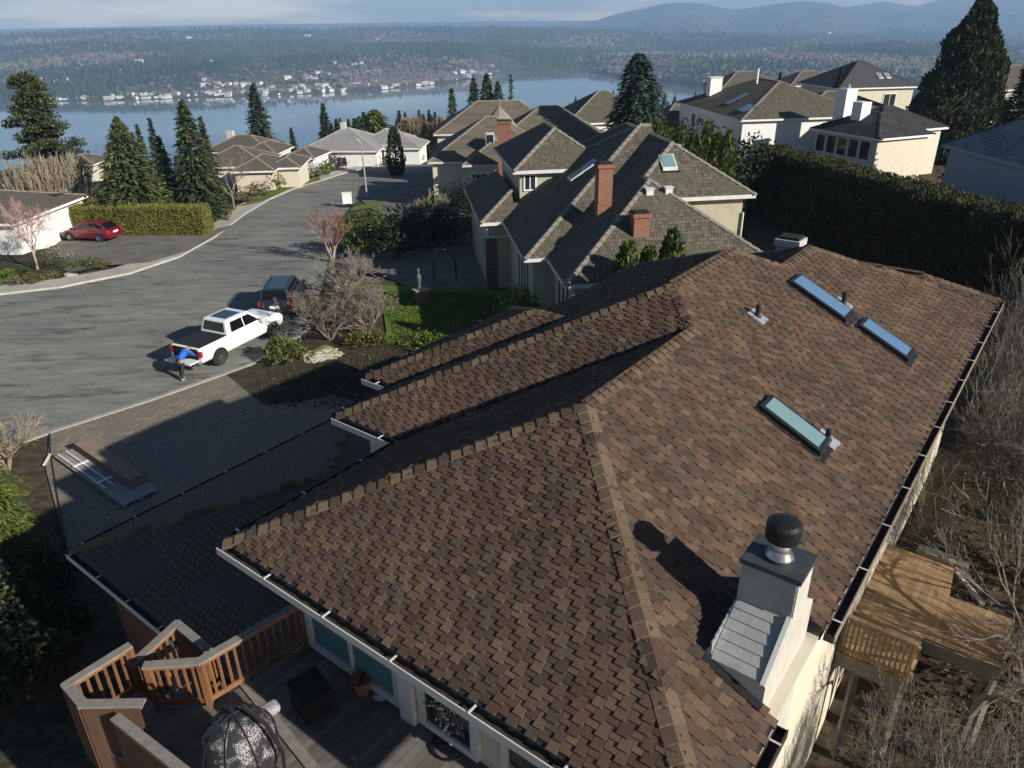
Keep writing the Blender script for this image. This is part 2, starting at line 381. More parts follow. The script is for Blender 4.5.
# own driveway of pavers, in the frame of the big house
dv = P2((50,433),(150,401),(226,375),(262,403),(330,392),(420,430),(400,520),(240,600),(72,566),(58,515),(46,470))
sheet('driveway', MT['paver'], dv, .012, uvf=lambda p: M0.uv(p))
sheet('neighbour_front_drive', MT['asphalt2'], P2((333,262),(352,255),(470,245),(490,290),(440,300),(360,268)), .02)
sheet('second_front_drive', MT['asphalt2'], P2((360,200),(395,183),(440,170),(470,175),(470,215),(380,215)), .03)
sheet('grass_strip', MT['lawn'], P2((352,208),(370,203),(395,195),(408,199),(380,207),(350,212)), .05)
sheet('lawn_front', MT['lawn'], P2((372,285),(408,287),(470,290),(560,292),(560,330),(450,345),(388,345),(384,315)), .026)
sheet('mulch_bed', MT['mulch'], P2((226,374),(252,366),(275,353),(300,338),(318,318),(330,302),(350,292),(372,287),(388,345),(420,349),(450,346),(470,352),(400,400),(355,401),(330,395),(298,404),(262,404),(243,389)), .022)
# ================================================================== LAKE AND FAR HILLS
b = MB(); b.face([(-6000,700,LAKE),(6000,700,LAKE),(6000,4600,LAKE),(-6000,4600,LAKE)])
m, nt, bs = nodes('lake_water'); bs.inputs['Base Color'].default_value = (.13,.16,.19,1); bs.inputs['Roughness'].default_value = .05; bs.inputs['IOR'].default_value = 1.33
bs.inputs['Specular IOR Level'].default_value = .9
v = coord(nt, 'Object', (.02,.05,1)); bump(nt, bs, noise_n(nt, v, 1, 5), .02, 1.)
tag(b.build('lake', m), kind='structure')
def lerpl(L, x):
    if x <= L[0][0]: return L[0][1]
    for (a, p), (c, q) in zip(L, L[1:]):
        if x <= c: return p+(q-p)*(x-a)/(c-a)
    return L[-1][1]
def slope_px(px, py):
    d = ray(px, py); return -d[2]/math.hypot(d[0], d[1])
shoreL = [(-300,106),(0,103.5),(100,102),(200,98.5),(256,97),(366,91),(443,84),(500,74),(512,71.5),(587,71),(612,76),(690,86),(760,97),(1000,104),(1300,104)]
crA = [(-300,40),(0,37),(45,35),(80,33),(130,32),(250,32),(380,31),(440,29),(512,30),(600,33),(700,36),(800,38),(1000,44),(1300,50)]
crB = [(-300,45),(0,40),(380,30),(480,28.5),(520,27.5),(585,24),(615,14),(640,9),(665,3),(690,2),(705,4.5),(730,10),(750,8),(775,3.5),(800,1),(825,3),(848,10),(870,13),(900,11),(1000,14),(1300,20)]
crC = [(-300,34),(0,28.3),(200,24.4),(400,21.5),(560,20),(700,18),(800,12),(850,5),(880,0),(900,4),(915,5),(945,-5),(1000,-12),(1100,-8),(1300,5)]
def dirpx(px):
    d = ray(px, 24.); l = math.hypot(d[0], d[1]); return d[0]/l, d[1]/l
def hill_z(px, r):
    rs = 0
    d = dirpx(px); py = lerpl(shoreL, px); rs = (CH-LAKE)/slope_px(px, py)
    za = CH-slope_px(px, lerpl(crA, px))*5600; zb = CH-slope_px(px, lerpl(crB, px))*9000; zc = CH-slope_px(px, lerpl(crC, px))*12200
    x, y = d[0]*r, d[1]*r
    nz = noise.fractal(Vector((x*.0009, y*.0009, 3)), 1., 2., 5)
    if r < rs: return LAKE-2-.02*(rs-r)
    if r < 5600:
        t = (r-rs)/(5600-rs); z = LAKE+1+(za-LAKE)*(t**.85); z += nz*34*math.sin(PI*min(1, t))**.7 + 30*sm(0, 420, r-rs)*(1-t)
    elif r < 9000:
        t = (r-5600)/3400; z = za+(zb-za)*(t*t*(3-2*t)) - 70*math.sin(PI*t); z += nz*30*math.sin(PI*t)
    else:
        t = (r-9000)/3200; z = zb+(zc-zb)*sm(0,1,t)-60*math.sin(PI*t)
    return z
rs_ = [1700+60*i for i in range(66)]+[5700+110*i for i in range(31)]+[9000+i*270 for i in range(13)]+[12500, 13000]
b = MB(); pxs = [-340+11*i for i in range(152)]
def hz(px, r): return hill_z(px, min(r, 12200)) - (0 if r <= 12200 else (r-12200)*.3)
for px in pxs:
    d = dirpx(px)
    for r in rs_: b.v.append((d[0]*r, d[1]*r, hz(px, r)))
n = len(rs_)
for i in range(len(pxs)-1):
    for j in range(n-1):
        k = i*n+j; b.f.append([k, k+n, k+n+1, k+1]); b.uv.append(None); b.c.append(None)
m, nt, bs = nodes('far_hill'); v = coord(nt)
c = mixc(nt, ramp(nt, noise_n(nt, v, .004, 8, .7), .4, .62), (.05,.058,.03), (.14,.125,.09))
c = mixc(nt, ramp(nt, noise_n(nt, v, .02, 6, .7), .45, .7), c, (.05,.055,.03))
nt.links.new(c, bs.inputs['Base Color']); bs.inputs['Roughness'].default_value = 1; bs.inputs['Specular IOR Level'].default_value = 0
tag(b.build('hills', m, smooth=True), kind='structure')
# forest on the far side of the lake: nobody could count it
b = MB(); R = random.Random(5)
def cone(b, x, y, z, r, h, col, k=5):
    n = len(b.v); a0 = R.random()*6
    for i in range(k): b.v.append((x+r*math.cos(a0+2*PI*i/k), y+r*math.sin(a0+2*PI*i/k), z+h*.12))
    b.v.append((x, y, z+h))
    for i in range(k): b.f.append([n+i, n+(i+1) % k, n+k]); b.uv.append(None); b.c.append(col)
def blob(b, x, y, z, r, h, col):
    n = len(b.v); a0 = R.random()*6; k = 5
    for i in range(k): b.v.append((x+r*math.cos(a0+2*PI*i/k), y+r*math.sin(a0+2*PI*i/k), z+h*.5))
    b.v.append((x, y, z+h)); 
    for i in range(k): b.v.append((x+.5*r*math.cos(a0+2*PI*i/k), y+.5*r*math.sin(a0+2*PI*i/k), z))
    for i in range(k):
        j = (i+1) % k
        b.f.append([n+i, n+j, n+k]); b.f.append([n+k+1+i, n+k+1+j, n+j, n+i]); b.uv += [None]*2; b.c += [col]*2
shore_r = lambda px: (CH-LAKE)/slope_px(px, lerpl(shoreL, px))
for i in range(42000):
    px = R.uniform(-60, 1090); rs0 = shore_r(px); t = R.random()**1.5; r = rs0+40+(7200-rs0)*t
    d = dirpx(px); x, y = d[0]*r, d[1]*r; z = hz(px, r)
    dens = noise.noise(Vector((x*.0022, y*.0022, 9)))
    if dens < -.12 and R.random() < .85: continue
    sc = 1+max(0, r-3500)/2600
    lf = 1+.75*noise.noise(Vector((x*.0011, y*.0011, 4)))+.4*noise.noise(Vector((x*.005, y*.005, 2)))
    bare = noise.noise(Vector((x*.0016, y*.0016, 1.5)))+R.uniform(-.25,.25)+(.35 if t < .06 else 0)
    if bare > .1:
        q = R.uniform(.8,1.35)*lf; blob(b, x, y, z-2, R.uniform(7,11)*sc, R.uniform(9,14)*sc, (.125*q,.105*q,.082*q))
    else:
        q = R.uniform(.6,1.5)*lf; cone(b, x, y, z-2, R.uniform(5,8)*sc, R.uniform(13,22)*sc, (.030*q,.044*q,.024*q))
# wooded slope this side of the lake, hidden lower down
for i in range(5000):
    y = R.uniform(330, 1150); x = R.uniform(-.8, .8)*y
    z = zz(x, y)
    if z < LAKE+1: continue
    q = R.uniform(.6,1.3)
    if R.random() < .6: cone(b, x, y, z-1, R.uniform(3.5,5), R.uniform(12,19), (.028*q,.04*q,.022*q))
    else: blob(b, x, y, z-1, R.uniform(5,8), R.uniform(8,12), (.12*q,.10*q,.075*q))
tag(b.build('forest', MT['forest']), kind='stuff')
# houses along the far shore
def tiny_house(wall, roof):
    b = MB(); L, W_, H_ = 9, 6, 5.5
    b.boxp([(-L,-W_,-2),(L,-W_,-2),(L,W_,-2),(-L,W_,-2),(-L,-W_,H_),(L,-W_,H_),(L,W_,H_),(-L,W_,H_)], wall)
    for s in (1,-1): b.face([(-L-.6,s*(W_+.8),H_-.2),(L+.6,s*(W_+.8),H_-.2),(L+.6,0,H_+3.6),(-L-.6,0,H_+3.6)][::s], None, roof)
    for s in (1,-1): b.face([(s*L,-W_,H_),(s*L,W_,H_),(s*L,0,H_+3.4)], None, wall)
    for k in (-6,-2,2,6):
        for s in (1,-1): b.box(WORLD, k-1, k+1, s*W_-.1, s*W_+.1, 1, 3.6, (.05,.06,.07))
    return b
protos = [tiny_house(*c).build('lakeside_house', MT['forest']) for c in [((.75,.73,.68),(.42,.41,.40)), ((.8,.8,.8),(.30,.29,.28)), ((.55,.5,.42),(.5,.49,.48)), ((.66,.66,.68),(.22,.2,.19))]]
labs = ['tiny white house with a grey roof on the far side of the lake','tiny bright white house with a brown-grey roof across the lake','tiny tan house with a pale roof across the lake','tiny grey-white house with a dark roof across the lake']
spots = []
def cl(n, pxr, dr):
    for _ in range(n):
        px = R.uniform(*pxr); spots.append((px, shore_r(px)+R.uniform(*dr)))
cl(54,(0,250),(12,75)); cl(48,(250,375),(12,110)); cl(18,(100,420),(350,1100)); cl(14,(375,440),(12,60)); cl(22,(440,505),(30,160)); cl(16,(0,60),(80,420)); cl(16,(190,260),(120,230)); cl(10,(260,380),(160,300))
cl(20,(430,510),(2600,3300)); cl(14,(560,590),(2400,2900)); cl(20,(745,800),(1700,2100)); cl(14,(690,860),(4200,5200)); cl(8,(800,940),(3000,3400)); cl(12,(60,400),(900,2600))
for i, (px, r) in enumerate(spots):
    d = dirpx(px); k = R.choice([0,0,1,1,2,3]); p = protos[k]
    o = p if p.get('used') is None else p.copy()
    if o is p: p['used'] = 1
    else: COL.objects.link(o)
    o.location = (d[0]*r, d[1]*r, max(LAKE+2, hz(px, r))); o.rotation_euler = (0,0,R.choice([0,.3,-.4,1.5,.8])+R.uniform(-.2,.2))
    s = R.uniform(.5,1.0)*(1.8 if r > 4200 else 1); o.scale = (s*R.uniform(.8,1.4), s, s*R.uniform(.8,1.1))
    tag(o, labs[k], 'house', 'houses across the lake')
for p in protos:
    if 'used' in p: del p['used']
for o in COL.objects:
    if 'used' in o: del o['used']
# the air between the camera and the hills
b = MB(); b.boxp([(-13000,-900,-240),(16500,-900,-240),(16500,13600,-240),(-13000,13600,-240),(-13000,-900,520),(16500,-900,520),(16500,13600,520),(-13000,13600,520)])
hm = bpy.data.materials.new('haze_air'); hm.use_nodes = True; nt = hm.node_tree; nt.nodes.remove(nt.nodes['Principled BSDF'])
pv = nt.nodes.new('ShaderNodeVolumePrincipled'); pv.inputs['Color'].default_value = (.42,.66,1,1); pv.inputs['Density'].default_value = 1.6e-4; pv.inputs['Anisotropy'].default_value = 0
nt.links.new(pv.outputs[0], nt.nodes['Material Output'].inputs['Volume'])
tag(b.build('haze', hm), kind='stuff')
# ================================================================== ROOFS
def sub_region(poly, cons):
    inside = poly
    for a, b_, c in cons:
        inside = clip(inside, a, b_, c)
        if len(inside) < 3: return [poly]
    if abs(area(inside)) < 1e-4: return [poly]
    out = []; cur = poly
    for a, b_, c in cons:
        o = clip(cur, -a, -b_, -c)
        if len(o) >= 3 and abs(area(o)) > 1e-5: out.append(o)
        cur = clip(cur, a, b_, c)
        if len(cur) < 3: break
    return out
def area(p): return .5*sum(p[i][0]*p[(i+1) % len(p)][1]-p[(i+1) % len(p)][0]*p[i][1] for i in range(len(p)))
def dlin(r):    # the four eave-distance functions of a rectangle; 'x' in gable removes an end
    u0, u1, v0, v1 = r[:4]; gb = r[6] if len(r) > 6 else ''
    L = [('u0', 1, 0, -u0), ('u1', -1, 0, u1), ('v0', 0, 1, -v0), ('v1', 0, -1, v1)]
    return [l for l in L if l[0] not in gb]
def hroof(rects, skip=None):
    """rect = (u0,u1,v0,v1,eave z,pitch[,gables]); returns the outer envelope as (plan polygon, side, z-function, pitch)"""
    res = []
    for i, r in enumerate(rects):
        D = dlin(r); ze, n = r[4], r[5]
        for k, (nm, a, b_, c) in enumerate(D):
            poly = [(r[0],r[2]),(r[1],r[2]),(r[1],r[3]),(r[0],r[3])]
            for m2, (nm2, a2, b2, c2) in enumerate(D):
                if m2 != k: poly = clip(poly, a2-a, b2-b_, c2-c)
            if len(poly) < 3: continue
            pieces = [poly]
            for j, q in enumerate(rects):
                if j == i: continue
                eps = 1e-3 if j < i else -1e-3
                cons = [(q[5]*A-n*a, q[5]*B-n*b_, q[5]*C_-n*c+q[4]-ze+eps) for _, A, B, C_ in dlin(q)]
                cons += [(1,0,-q[0]),(-1,0,q[1]),(0,1,-q[2]),(0,-1,q[3])]
                pieces = [x for p in pieces for x in sub_region(p, cons)]
            if skip:
                u0,u1,v0,v1 = skip
                pieces = [x for p in pieces for x in sub_region(p, [(1,0,-u0),(-1,0,u1),(0,1,-v0),(0,-1,v1)])]
            for p in pieces: res.append((p, nm, (n*a, n*b_, n*c+ze), n, i))
    return res
def roof_h(rects, u, v):
    z = -99
    for r in rects:
        if r[0]-1e-6 <= u <= r[1]+1e-6 and r[2]-1e-6 <= v <= r[3]+1e-6:
            z = max(z, r[4]+r[5]*min(a*u+b_*v+c for _, a, b_, c in dlin(r)))
    return z
def roof_mesh(fr, rects, skip=None):
    b = MB()
    for p, nm, (a, b_, c), n, i in hroof(rects, skip):
        k = math.sqrt(1+n*n); r = rects[i]
        pts = [fr.w(u, v, a*u+b_*v+c) for u, v in p]
        if nm == 'u0': uv = [(v, (u-r[0])*k) for u, v in p]
        if nm == 'u1': uv = [(v, (r[1]-u)*k) for u, v in p]
        if nm == 'v0': uv = [(u, (v-r[2])*k) for u, v in p]
        if nm == 'v1': uv = [(u, (r[3]-v)*k) for u, v in p]
        if area(p) < 0: pts = pts[::-1]; uv = uv[::-1]
        b.face(pts, uv)
    return b
def hip_lines(rects):
    L = []
    for r in rects:
        u0,u1,v0,v1,ze,n = r[:6]; gb = r[6] if len(r) > 6 else ''
        W_ = min(u1-u0, v1-v0)/2; z = ze+n*W_
        if 'u0' in gb or 'u1' in gb or ((u1-u0) >= (v1-v0) and not ('v0' in gb)):
            h = (v1-v0)/2; z = ze+n*h
            a = (u0 if 'u0' in gb else u0+h, v0+h); c = (u1 if 'u1' in gb else u1-h, v0+h)
            ends = ([((u0,v0),a),((u0,v1),a)] if 'u0' not in gb else [])+([((u1,v0),c),((u1,v1),c)] if 'u1' not in gb else [])
        else:
            h = (u1-u0)/2; z = ze+n*h
            a = (u0+h, v0 if 'v0' in gb else v0+h); c = (u0+h, v1 if 'v1' in gb else v1-h)
            ends = ([((u0,v0),a),((u1,v0),a)] if 'v0' not in gb else [])+([((u0,v1),c),((u1,v1),c)] if 'v1' not in gb else [])
        L.append((a, c, z, z))
        for p, q in ends: L.append((p, q, ze, z))
    return L
def caps(fr, rects, step, wd, th, colf=None, skip=None):
    b = MB(); e = .03
    for p, q, z0, z1 in hip_lines(rects):
        d = math.hypot(q[0]-p[0], q[1]-p[1])
        if d < .05: continue
        L = math.hypot(d, z1-z0); n = max(1, int(L/step))
        for i in range(n):
            t0, t1 = i/n, min(1, (i+1.25)/n)
            tm = (i+.5)/n; u, v, z = p[0]+(q[0]-p[0])*tm, p[1]+(q[1]-p[1])*tm, z0+(z1-z0)*tm
            if roof_h(rects, u, v) > z+.03: continue
            sx, sy = -(q[1]-p[1])/d*.1, (q[0]-p[0])/d*.1
            if max(roof_h(rects, u+sx, v+sy), roof_h(rects, u-sx, v-sy)) > z-.008: continue
            if skip and skip[0] < u < skip[1] and skip[2] < v < skip[3]: continue
            P0 = Vector((p[0]+(q[0]-p[0])*t0, p[1]+(q[1]-p[1])*t0, z0+(z1-z0)*t0)); P1 = Vector((p[0]+(q[0]-p[0])*t1, p[1]+(q[1]-p[1])*t1, z0+(z1-z0)*t1))
            dd = (P1-P0).normalized(); side = Vector((-dd.y, dd.x, 0)).normalized()
            ws = []
            for s in (1, -1):
                x, y = u+side.x*s*e*3, v+side.y*s*e*3; hz_ = roof_h(rects, x, y)
                if hz_ < 0: hz_ = z-.05
                w_ = Vector((side.x*s*e*3, side.y*s*e*3, hz_-z)); w_.z = max(-.8*e*3, min(w_.z, 0)); ws.append(w_.normalized()*wd)
            up = Vector((0,0,1)); A0 = P0+up*(th*1.3); A1 = P1+up*(th*.4); col = colf(R_.random()) if colf else None
            G = lambda w_: fr.w(w_.x, w_.y, w_.z)
            l0, r0, l1, r1 = A0+ws[0], A0+ws[1], A1+ws[0], A1+ws[1]
            b.face([G(A0), G(A1), G(l1), G(l0)], None, col); b.face([G(A0), G(r0), G(r1), G(A1)], None, col)
            dn = up*(-th*1.2)
            b.face([G(l0), G(l0+dn), G(A0+dn), G(A0)], None, col); b.face([G(A0), G(A0+dn), G(r0+dn), G(r0)], None, col)
            b.face([G(l1), G(l1+dn), G(l0+dn), G(l0)], None, col); b.face([G(r0), G(r0+dn), G(r1+dn), G(r1)], None, col)
    return b
R_ = random.Random(3)
def fascia(fr, rects, h, th, zoff=0.):
    b = MB()
    for i, r in enumerate(rects):
        u0,u1,v0,v1,ze = r[:5]; gb = r[6] if len(r) > 6 else ''; t = th+.002*i
        a, c = ze-h-.003*i+zoff, ze-.012+zoff
        if 'v0' not in gb: b.box(fr, u0+t, u1-t, v0, v0+t, a, c)
        if 'v1' not in gb: b.box(fr, u0+t, u1-t, v1-t, v1, a, c)
        if 'u0' not in gb: b.box(fr, u0, u0+t, v0, v1, a, c)
        if 'u1' not in gb: b.box(fr, u1-t, u1, v0, v1, a, c)
    return b
def walls(fr, rects, zb, over=.45):
    b = MB()
    for i, r in enumerate(rects):
        u0,u1,v0,v1,ze,n = r[:6]; gb = r[6] if len(r) > 6 else ''; o = over+.004*i
        a0 = u0+(.25 if 'u0' in gb else o); a1 = u1-(.25 if 'u1' in gb else o); c0 = v0+(.25 if 'v0' in gb else o); c1 = v1-(.25 if 'v1' in gb else o)
        b.box(fr, a0, a1, c0, c1, zb, ze-.14-.003*i)
        if 'u0' in gb or 'u1' in gb:
            vm = (v0+v1)/2
            for g_, uu in (('u0', a0), ('u1', a1)):
                if g_ in gb: b.face([fr.w(uu,v0+.1,ze-.16), fr.w(uu,v1-.1,ze-.16), fr.w(uu,vm,ze+n*(v1-v0)/2-.1)])
        if 'v0' in gb or 'v1' in gb:
            um = (u0+u1)/2
            for g_, vv in (('v0', c0), ('v1', c1)):
                if g_ in gb: b.face([fr.w(u0+.1,vv,ze-.16), fr.w(u1-.1,vv,ze-.16), fr.w(um,vv,ze+n*(u1-u0)/2-.1)])
    return b
def soffit(fr, rects):
    b = MB()
    for i, r in enumerate(rects):
        z = r[4]-.13-.004*i; b.face([fr.w(r[0]+.05,r[2]+.05,z), fr.w(r[0]+.05,r[3]-.05,z), fr.w(r[1]-.05,r[3]-.05,z), fr.w(r[1]-.05,r[2]+.05,z)])
    return b
def window(fr, side, s0, s1, z0, z1, plane, parent, glass='glass', frame='white', mull=1, t=.06, fw=.09):
    """side 'v': wall faces along v at v=plane (outward sign given by t); s = u range.  A frame with its pane as a child"""
    f = MB(); p = MB(); sg = 1 if t > 0 else -1; T = abs(t)
    def bx(b, a0, a1, d0, d1, c0, c1):
        d0, d1 = sorted((plane+sg*d0, plane+sg*d1))
        if side == 'v': b.box(fr, a0, a1, d0, d1, c0, c1)
        else: b.box(fr, d0, d1, a0, a1, c0, c1)
    bx(f, s0, s1, -.02, T, z0, z0+fw); bx(f, s0, s1, -.02, T, z1-fw, z1)
    bx(f, s0, s0+fw, -.02, T-.003, z0+fw, z1-fw); bx(f, s1-fw, s1, -.02, T-.003, z0+fw, z1-fw)
    for k in range(1, mull+1):
        m_ = s0+(s1-s0)*k/(mull+1); bx(f, m_-.03, m_+.03, -.02, T-.006, z0+fw, z1-fw)
    o = f.build('window', MT[frame], parent)
    bx(p, s0+fw*.9, s1-fw*.9, -.01, T*.45, z0+fw*.9, z1-fw*.9)
    c = p.build('pane', MT[glass], o, org=parent.get('w0'))
    return o
def bbox_uvface(b, fr, u0,u1,v0,v1,z0,z1):
    """box whose faces carry uv in metres, for brickwork"""
    for (a, c) in (((u0,v0),(u1,v0)), ((u1,v0),(u1,v1)), ((u1,v1),(u0,v1)), ((u0,v1),(u0,v0))):
        L = math.hypot(c[0]-a[0], c[1]-a[1]); o = a[0]+a[1]
        b.face([fr.w(*a,z0), fr.w(*c,z0), fr.w(*c,z1), fr.w(*a,z1)], [(o,z0),(o+L,z0),(o+L,z1),(o,z1)])
    b.face([fr.w(u0,v0,z1), fr.w(u1,v0,z1), fr.w(u1,v1,z1), fr.w(u0,v1,z1)], [(0,0),(u1-u0,0),(u1-u0,v1-v0),(0,v1-v0)])
    b.face([fr.w(u0,v0,z0), fr.w(u0,v1,z0), fr.w(u1,v1,z0), fr.w(u1,v0,z0)], [(0,0),(0,1),(1,1),(1,0)])
def chimney(fr, u0, u1, v0, v1, z0, z1, parent, mat='brick', cap='dark', lip=.06, pots=0):
    b = MB(); bbox_uvface(b, fr, u0,u1,v0,v1,z0,z1-.22); bbox_uvface(b, fr, u0-lip,u1+lip,v0-lip,v1+lip,z1-.22,z1-.04)
    o = b.build('chimney', MT[mat], parent)
    c = MB(); c.box(fr, u0+.02,u1-.02,v0+.02,v1-.02,z1-.045,z1+.03); c.build('chimney_cap', MT[cap], o, org=parent.get('w0'))
    return o
def skylight(fr, rects, side, u0, u1, v0, v1, parent, glass='glass_blue', h=.13, frame='black_metal'):
    """raised skylight lying on the roof slope over the plan rectangle"""
    z = lambda u, v: roof_h(rects, u, v)
    e = .07
    def prism(b, u0,u1,v0,v1,h0,h1):
        C_ = [(u0,v0),(u1,v0),(u1,v1),(u0,v1)]
        b.boxp([fr.w(u,v,z(u,v)+h0) for u,v in C_]+[fr.w(u,v,z(u,v)+h1) for u,v in C_])
    f = MB(); prism(f, u0,u1,v0,v1,-.02,h); o = f.build('skylight', MT[frame], parent)
    p = MB(); prism(p, u0+e,u1-e,v0+e,v1-e,h-.03,h+.015); p.build('pane', MT[glass], o, org=parent.get('w0'))
    fl = MB(); prism(fl, u0-.07,u1+.07,v0-.10,v1+.07,-.02,.034); fl.build('flashing', MT['black_metal'], o, org=parent.get('w0'))
    return o
def simple_house(label, fr, rects, roofm, wallm, group=None, zb=None, trim='white', capm=None, name='house', base=None):
    r = rects[0]; c = fr.w((r[0]+r[1])/2, (r[2]+r[3])/2, 0); zb_ = gz(c.x, c.y)-1.5 if zb is None else zb
    t = thing(name, label, 'house', (c.x, c.y, zb_), 0, group)
    walls(fr, rects, zb_).build('wall', MT[wallm], t)
    ro = roof_mesh(fr, rects).build('roof', MT[roofm], t)
    caps(fr, rects, .45, .17, .05).build('ridge_caps', MT[capm or 'shake_cap'], ro, org=t['w0'])
    fascia(fr, rects, .2, .05).build('fascia', MT[trim], t); soffit(fr, rects).build('soffit', MT[trim], t)
    return t, ro
MT['shake_cap'] = plain('weathered_ridge_shake', (.27,.24,.20), (.17,.15,.12), 5, .95)
MT['dark_cap'] = plain('dark_ridge_tile', (.06,.06,.062), (.04,.04,.04), 5, .8)
MT['pale_cap'] = plain('pale_ridge', (.40,.385,.36), (.3,.29,.27), 5, .9)
# ================================================================== THE BIG BROWN-ROOFED HOUSE
h_ = 7.5; PN = .4911
s1, s2 = .5276*h_, .7541*h_; W1, W2, W3 = 1.1081*h_, 1.3605*h_, 1.4852*h_; w3h = .3804*h_; u2e, u3e = 2.2975*h_, 2.6022*h_; L_ = 2.6803*h_; r3 = .5177*h_
MR = [(0, L_-.8, 0, W1, 7.5, PN), (s1, u2e, 0, W2, 7.5, PN), (s2, s2+2*w3h, 1., W3, 7.5, PN), (u2e-3, u3e, 0, 2*r3, 7.5, PN), (u3e-3, L_, 0, W1*.74, 7.5, PN)]
NOTCH = (1.95, 3.75, -.1, .90)
house = thing('big_house', 'large house filling the foreground under brown dimensional shingles, with stepped hips', 'house', tuple(M0.w(9, 4, 0)))
O0 = house['w0']
roof_mesh(M0, MR, NOTCH).build('roof_underlay', MT['underlay'], house)
# individual shingle tabs
PAL = [(.105,.074,.050),(.130,.094,.064),(.092,.060,.045),(.078,.068,.056),(.056,.045,.036),(.118,.085,.060),(.085,.064,.048),(.145,.108,.073)]
def tabcol(s, t, f, rnd):
    g1 = noise.noise(Vector((s*1.1+f*17, t*1.6, f*3.1)))*1.5+.5; g2 = noise.noise(Vector((s*3.1+f*7, t*4.0, 5)))
    k = int((g1*3.2+g2*2.4+rnd.random()*2.6+8)) % len(PAL); c = PAL[k]; q = rnd.uniform(.82,1.18)
    m_ = (.10,.075,.054); a = .32
    k3 = (1.03, .93, .90)
    return tuple((x*(1-a)+y*a)*q*z for x, y, z in zip(c, m_, k3))
def tabs(fr, rects, skip, e=.136, wd=.150):
    b = MB(); rnd = random.Random(8); k_ = math.sqrt(1+PN*PN)
    faces = hroof(rects, skip); byf = {}
    for p, nm, fn, n, i in faces: byf.setdefault((i, nm), []).append((p, fn))
    def inside(p, u, v, tol=1e-6):
        s = 1 if area(p) > 0 else -1
        for j in range(len(p)):
            a, c = p[j], p[(j+1) % len(p)]
            if s*((c[0]-a[0])*(v-a[1])-(c[1]-a[1])*(u-a[0])) < -tol*math.hypot(c[0]-a[0], c[1]-a[1]): return False
        return True
    for fi, ((i, nm), pcs) in enumerate(byf.items()):
        r = rects[i]; fn = pcs[0][1]
        if nm == 'u0': cv = lambda s, t: (r[0]+t/k_, s); sr_ = (r[2], r[3])
        if nm == 'u1': cv = lambda s, t: (r[1]-t/k_, s); sr_ = (r[2], r[3])
        if nm == 'v0': cv = lambda s, t: (s, r[2]+t/k_); sr_ = (r[0], r[1])
        if nm == 'v1': cv = lambda s, t: (s, r[3]-t/k_); sr_ = (r[0], r[1])
        smin, smax = sr_; nr = int(max(smax-smin, 12)*.62/e); N_ = Vector((-fn[0], -fn[1], 1)).normalized()
        tmax = min(smax-smin, (r[1]-r[0]) if nm[0] == 'u' else (r[3]-r[2]))*k_
        for c in range(int(tmax/e)+1):
            off = (c % 2)*wd*.5*1+rnd.uniform(-.02,.02); s = smin+off-wd; alt = (c//2) % 2
            while s < smax:
                w_ = wd*rnd.choice([.92,1,1.0,1.08]); alt = 1-alt
                cu, cvv = cv(s+w_/2, (c+.45)*e)
                if all(any(inside(p, *cv(*xy), .03) for p, _ in pcs) for xy in ((s+w_/2, (c+.45)*e), (s+.01, c*e+.03), (s+w_-.01, c*e+.03), (s+.03, (c+.8)*e), (s+w_-.03, (c+.8)*e))):
                    tb = max(c*e+(0.057 if alt else 0)+rnd.uniform(-.006,.006), -.01); tt = (c+1)*e+.07
                    hb = .034 if not alt else .022
                    ga = .004
                    q = []
                    for ss, ttv, hh in ((s+ga,tb,hb),(s+w_-ga,tb,hb),(s+w_-ga,tt,.004),(s+ga,tt,.004),(s+ga,tb,.001),(s+w_-ga,tb,.001)):
                        u, v = cv(ss, ttv); q.append(fr.w(u+N_.x*hh, v+N_.y*hh, fn[0]*u+fn[1]*v+fn[2]+N_.z*hh))
                    col = tabcol(s, c*e, fi, rnd)
                    n = len(b.v); b.v += [tuple(x) for x in q]
                    for f in ([0,1,2,3],[4,5,1,0],[4,0,3],[5,2,1]): b.f.append([n+x for x in f]); b.uv.append(None); b.c.append(col)
                s += w_
    return b
roof = tabs(M0, MR, NOTCH).build('roof', MT['shingle'], house)
cc = lambda x: tuple(a*(.75+.5*x) for a in ((.125,.088,.060) if x > .3 else (.095,.064,.046)))
caps(M0, MR,   .205, .165, .034, cc, NOTCH).build('ridge_caps', MT['shingle'], roof, org=O0)
MW = [(r[0]+(.42 if i == 0 else 0), *r[1:]) for i, r in enumerate(MR)]
walls(M0, MW, -.6, .45).build('wall', MT['cream'], house)
soffit(M0, MR).build('soffit', MT['cream'], house)
